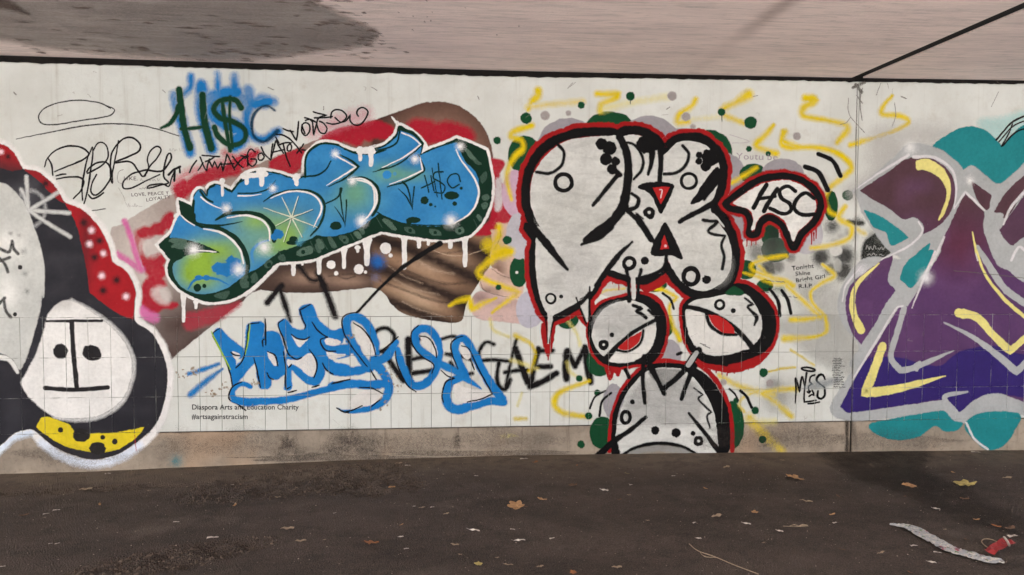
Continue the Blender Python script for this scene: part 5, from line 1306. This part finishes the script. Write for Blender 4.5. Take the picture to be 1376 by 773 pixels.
def leaf(x, y, wpx, kind, maple, label):
    X, Y, Z = hit(x, y)
    dist = math.dist((X, Y, Z), (0, -CAM_D, CAM_H))
    s = wpx/2*dist/PF*1.05
    key = (kind, maple, rl.randint(0, 3))
    if key not in LM:
        v, f = leaf_mesh(hash(key[2]*7+maple*3)+len(LM), maple)
        me = bpy.data.meshes.new('fallen_leaf'); me.from_pydata(v, [], f); me.materials.append(M_LEAF[kind]); me.update(); LM[key] = me
    o = bpy.data.objects.new('fallen_leaf', LM[key]); COL.objects.link(o)
    o.location = (X, Y, Z+0.002); o.scale = (s, s, s); o.rotation_euler = (rl.uniform(-.1, .1), rl.uniform(-.1, .1), rl.uniform(0, 6.3))
    return tag(o, label, 'leaf', 'fallen leaves on the asphalt')
LAND = [(400, 648, 'in the long crumbled asphalt strip'), (235, 750, 'on the lower crumbled asphalt patch'), (1250, 655, 'along the damp stain'), (970, 752, 'near the forked twig'), (1275, 740, 'beside the printed plastic strip'), (693, 681, 'around the large tan lobed leaf'), (900, 625, 'at the foot of the silver character'), (499, 731, 'around the curled orange lobed leaf'), (1068, 644, 'near the flat tan lobed leaf'), (100, 640, 'below the ladybird figure'), (830, 740, 'on open asphalt away from the wall'), (1074, 708, 'between the twig and the plastic strip')]
def near(x, y, what):
    return what+' '+min(LAND, key=lambda q: (q[0]-x)**2+(2*(q[1]-y))**2)[2]
for x, y, w, k, m, lb in ((693, 681, 24, 'tan', 1, 'large pale tan lobed leaf with upturned points in mid asphalt'), (473, 652, 13, 'orange', 0, 'curled orange leaf beside the crumbled asphalt'), (499, 731, 20, 'orange', 1, 'curled orange lobed leaf with a pale upturned edge'), (643, 759, 11, 'yellow', 1, None), (729, 672, 16, 'tan', 0, 'narrow tan leaf beside the large lobed leaf'), (719, 622, 13, 'orange', 0, 'orange leaf at the wall foot beside crumpled white paper'),
                          (770, 653, 13, 'brown', 1, None), (1068, 644, 22, 'tan', 1, 'flat tan lobed leaf between the silver character and the damp stain'), (1296, 652, 24, 'yellow', 1, 'large pale yellow lobed leaf below the teal puddles'), (1281, 636, 10, 'tan', 0, None), (1222, 654, 16, 'tan', 1, 'pale curled leaf on the edge of the damp stain'), (1339, 708, 11, 'orange', 0, None), (1357, 711, 17, 'brown', 0, 'brown leaf near the discarded printed strip'), (134, 679, 9, 'tan', 0, None), (1127, 668, 10, 'brown', 0, None), (843, 637, 7, 'yellow', 0, None), (1312, 699, 8, 'tan', 0, None), (1296, 671, 10, 'brown', 0, None), (770, 770, 9, 'orange', 1, None), (1299, 726, 8, 'brown', 0, None), (1014, 689, 10, 'tan', 1, None), (1215, 668, 9, 'brown', 0, None), (775, 626, 6, 'orange', 0, None), (1223, 770, 7, 'orange', 0, None), (539, 706, 8, 'tan', 0, None), (1118, 692, 9, 'tan', 0, None), (527, 658, 10, 'tan', 1, None), (832, 672, 8, 'brown', 0, None), (315, 680, 9, 'tan', 0, None), (32, 693, 10, 'brown', 0, None), (1131, 739, 9, 'brown', 0, None), (948, 657, 7, 'tan', 0, None)):
    leaf(x, y, w, k, m, lb or near(x, y, 'small dry %s leaf' % k))
PMESH = []
for sd in range(5):
    r = random.Random(sd+40); bm = bmesh.new()
    g = [[bm.verts.new(((i-2)*.25+r.uniform(-.06, .06), (j-1)*.22+r.uniform(-.05, .05), max(0.0, r.uniform(-.05, .14)))) for j in range(3)] for i in range(5)]
    for i in range(4):
        for j in range(2):
            if not (i == 0 and j == 0 and sd % 2): bm.faces.new((g[i][j], g[i+1][j], g[i+1][j+1], g[i][j+1]))
    me = bpy.data.meshes.new('paper_scrap'); bm.to_mesh(me); bm.free(); me.materials.append(M_PAPER if sd < 3 else M_TWIG)
    PMESH.append(me)
def scrap(x, y, wpx, label=None, flat=1.0):
    label = label or near(x, y, 'thin pale litter sliver' if flat < 1 else 'tiny pale litter scrap' if wpx < 7 else 'small pale litter scrap')
    X, Y, Z = hit(x, y)
    s = wpx*math.dist((X, Y, Z), (0, -CAM_D, CAM_H))/PF
    o = bpy.data.objects.new('litter_scrap', rl.choice(PMESH)); COL.objects.link(o)
    o.location = (X, Y, Z+0.002); o.scale = (s, s*flat, s); o.rotation_euler = (0, 0, rl.uniform(-.6, .6))
    return tag(o, label, 'litter', 'pale scraps scattered on the asphalt')
for x, y, w, lb in ((386, 711, 15, 'twisted white paper scrap beyond the rolled paper butt'), (404, 728, 14, 'rolled pale paper butt on the bare asphalt'), (286, 723, 13, 'flat pale scrap on the edge of the crumbled patch'), (704, 617, 10, 'crumpled white paper at the wall foot'), (811, 659, 12, 'white crumpled paper in front of the silver character'), (977, 628, 11, 'pale scrap by the foot of the silver character'), (1354, 643, 12, 'folded white paper below the teal puddles'), (1257, 684, 9, 'small white paper along the damp stain'), (1361, 721, 13, 'cream folded scrap beside the red litter wrap'), (964, 694, 15, 'thin white paper stick on the asphalt'), (1311, 608, 9, 'white scrap against the plinth under teal paint'), (1122, 703, 7, 'small white pellet of paper above the printed strip')):
    scrap(x, y, w, lb)
for x, y, w in ((145, 637, 6), (76, 686, 7), (62, 691, 6), (68, 731, 4), (77, 731, 5), (3, 762, 6), (436, 726, 4), (373, 669, 8), (237, 702, 7), (311, 652, 6), (536, 623, 9), (548, 626, 7), (848, 652, 5), (845, 666, 6), (556, 681, 5), (567, 683, 9), (581, 682, 5), (600, 691, 8), (538, 722, 8), (611, 733, 12), (546, 738, 6), (618, 746, 6), (668, 750, 5), (683, 760, 13), (726, 762, 9), (742, 724, 8), (689, 712, 6), (829, 763, 12), (635, 713, 18), (696, 727, 18), (933, 703, 6), (1002, 704, 11), (1047, 714, 9), (938, 724, 8), (1083, 674, 14), (1156, 608, 6), (1051, 619, 5), (1251, 756, 10), (1260, 743, 8), (1184, 744, 14), (1026, 730, 5), (1074, 708, 20), (1228, 734, 8), (640, 640, 5), (1270, 712, 4), (870, 700, 5), (450, 690, 4), (200, 660, 4), (115, 660, 12), (905, 640, 5)):
    scrap(x, y, w, flat=.5 if w > 12 else 1)
def tube(name, P, r, mat, parent=None):
    v, f = [], []
    for i, p in enumerate(P):
        p = Vector(p); t = (Vector(P[min(i+1, len(P)-1)])-Vector(P[max(i-1, 0)])).normalized()
        a = t.cross(Vector((0, 0, 1))).normalized(); b = t.cross(a)
        for k in range(5):
            an = 2*math.pi*k/5; v.append(p+(a*math.cos(an)+b*math.sin(an))*r)
        if i:
            f += [(5*(i-1)+k, 5*(i-1)+(k+1) % 5, 5*i+(k+1) % 5, 5*i+k) for k in range(5)]
    return obj(name, v, f, mat, parent, True)
def ground_path(s, z, h):
    return [(lambda q: (q[0], q[1], q[2]+h))(hit(x, y)) for x, y in crom(pts(s, z), False, 3)]
tw = empty('twig', (0, 0, 0), 'thin pale forked twig lying on the asphalt', 'twig')
tube('stem', ground_path('75,498 110,525 180,550 250,580 345,616', 'gr', .005), .0022, M_TWIG, tw)
tube('side_shoot', ground_path('118,532 135,548 185,552', 'gr', .006), .0018, M_TWIG, tw)
tag(tube('straw', ground_path('440,428 500,430 535,428', 'gr', .004), .0018, M_TWIG), 'short dry straw lying near the forked twig', 'straw')
# printed strip with a red wrap and a string loop
def strip_mat():
    t = NT('printed_plastic_strip')
    n = t.noise(t.pos(1, 1, 1), 28, 4, .7, 1.5)
    c = t.mix(t.ramp(n, .45, .5), lin((192, 188, 180)), lin((158, 162, 166)))
    c = t.mix(t.ramp(t.noise(t.pos(1, 1, 1, (3, 1, 0)), 18, 3), .60, .64), c, lin((150, 70, 84)))
    c = t.mix(t.ramp(t.noise(t.pos(1, 1, 1, (8, 5, 0)), 22, 3), .62, .66), c, lin((96, 120, 78)))
    c = t.mix(t.ramp(t.noise(t.pos(1, 1, 1, (1, 9, 0)), 40, 4), .60, .66), c, lin((70, 66, 64)))
    t.base(c); t.b.inputs['Roughness'].default_value = .45
    return t.m
ls = empty('plastic_strip', (0, 0, 0), 'long crumpled printed plastic strip with a red end and string loop', 'litter')
ZV['ls'] = (1180, 690, 7.02)
P1 = ground_path('110,122 200,135 300,150 420,215 560,290 700,365 860,410 1030,455 1175,470', 'ls', .012)
v, f = [], []
rr = random.Random(9)
for i, p in enumerate(P1):
    t = i/(len(P1)-1); w = .012+.030*min(1, t*5)*(1 if t < .93 else .6)
    tg = Vector(P1[min(i+1, len(P1)-1)])-Vector(P1[max(i-1, 0)]); nrm = Vector((-tg.y, tg.x, 0)).normalized()
    for k in range(5):
        q = Vector(p)+nrm*w*(k-2)/2*(1+rr.uniform(-.08, .12)); q.z += rr.uniform(-.002, .003)+(.004 if k in (1, 3) else 0)
        v.append(q)
    if i: f += [(5*(i-1)+k, 5*i+k, 5*i+k+1, 5*(i-1)+k+1) for k in range(4)]
obj('printed_strip', v, f, strip_mat(), ls)
ra, rb = Vector(hit(*pts('1050,412', 'ls')[0][:2])), Vector(hit(*pts('1235,295', 'ls')[0][:2]))
dv = (rb-ra); nv = Vector((-dv.y, dv.x, 0)).normalized(); v, f = [], []
for i in range(7):
    for k in range(4):
        v.append(ra+dv*i/6+nv*.026*(k-1.5)/1.5*(1+.2*rr.uniform(-1, 1))+Vector((0, 0, .014+rr.uniform(0, .018))))
    if i: f += [(4*(i-1)+k, 4*i+k, 4*i+k+1, 4*(i-1)+k+1) for k in range(3)]
o = obj('red_wrap', v, f, simple('red_foil', (160, 48, 50), .5, .3, 40), ls); o['label'] = 'torn red wrap at the end of the strip'
tube('string_loop', ground_path('1090,372 1010,325 975,285 1000,260 1060,262 1120,285 1150,312', 'ls', .010), .0025, M_TWIG, ls)
tube('torn_end', ground_path('1185,290 1215,330 1235,370', 'ls', .035), .006, M_PAPER, ls)
# asphalt crumbs over the broken patches
rc = random.Random(17); v, f = [], []
def crumb(x, y, s):
    z = gz(x, y); k = len(v)
    pt = [(1, 0, 0), (-.4, .9, 0), (-.6, -.8, 0), (.1, .1, 1.0), (.3, -.5, .7)]
    a = rc.uniform(0, 6.3)
    for px, py, pz in pt:
        px, py = px*rc.uniform(.6, 1.2), py*rc.uniform(.6, 1.2)
        v.append((x+s*(px*math.cos(a)-py*math.sin(a)), y+s*(px*math.sin(a)+py*math.cos(a)), z-s*.2+s*pz*rc.uniform(.5, 1)))
    f.extend([(k, k+1, k+3), (k+1, k+2, k+3), (k+2, k+4, k+3), (k, k+3, k+4), (k, k+4, k+2)])
for (cx, cy_, rx, ry, an), n in zip(CR, (1700, 650, 420, 60)):
    for i in range(n):
        t, q = rc.uniform(0, 6.3), math.sqrt(rc.random())*1.15
        u, w = rx*q*math.cos(t), ry*q*math.sin(t)
        x, y = cx+u*math.cos(an)-w*math.sin(an), cy_+u*math.sin(an)+w*math.cos(an)
        if y < -0.02: crumb(x, y, rc.choice([.003, .004, .005, .007, .010, .014]))
for i in range(1400):
    x, y = rc.uniform(-3.6, 4.8), -abs(rc.gauss(0, .9))-.01
    if y > -3.4: crumb(x, y, rc.choice([.002, .003, .004, .006]))
M_CRUMB = simple('broken_asphalt', (92, 80, 70), .95, .65, 14)
tag(obj('asphalt_crumbs', v, f, M_CRUMB), 'loose broken asphalt crumbs over the worn patches', 'rubble', kind='stuff')
v, f = [], []
for i in range(3600):
    x, y = rc.uniform(-3.4, 4.6), -rc.uniform(.01, 3.3)
    crumb(x, y, rc.choice([.002, .0025, .003, .004, .0055]))
tag(obj('pale_grit', v, f, simple('pale_grit', (158, 144, 128), .9, .6, 20)), 'fine pale grit sprinkled over the asphalt', 'grit', kind='stuff')
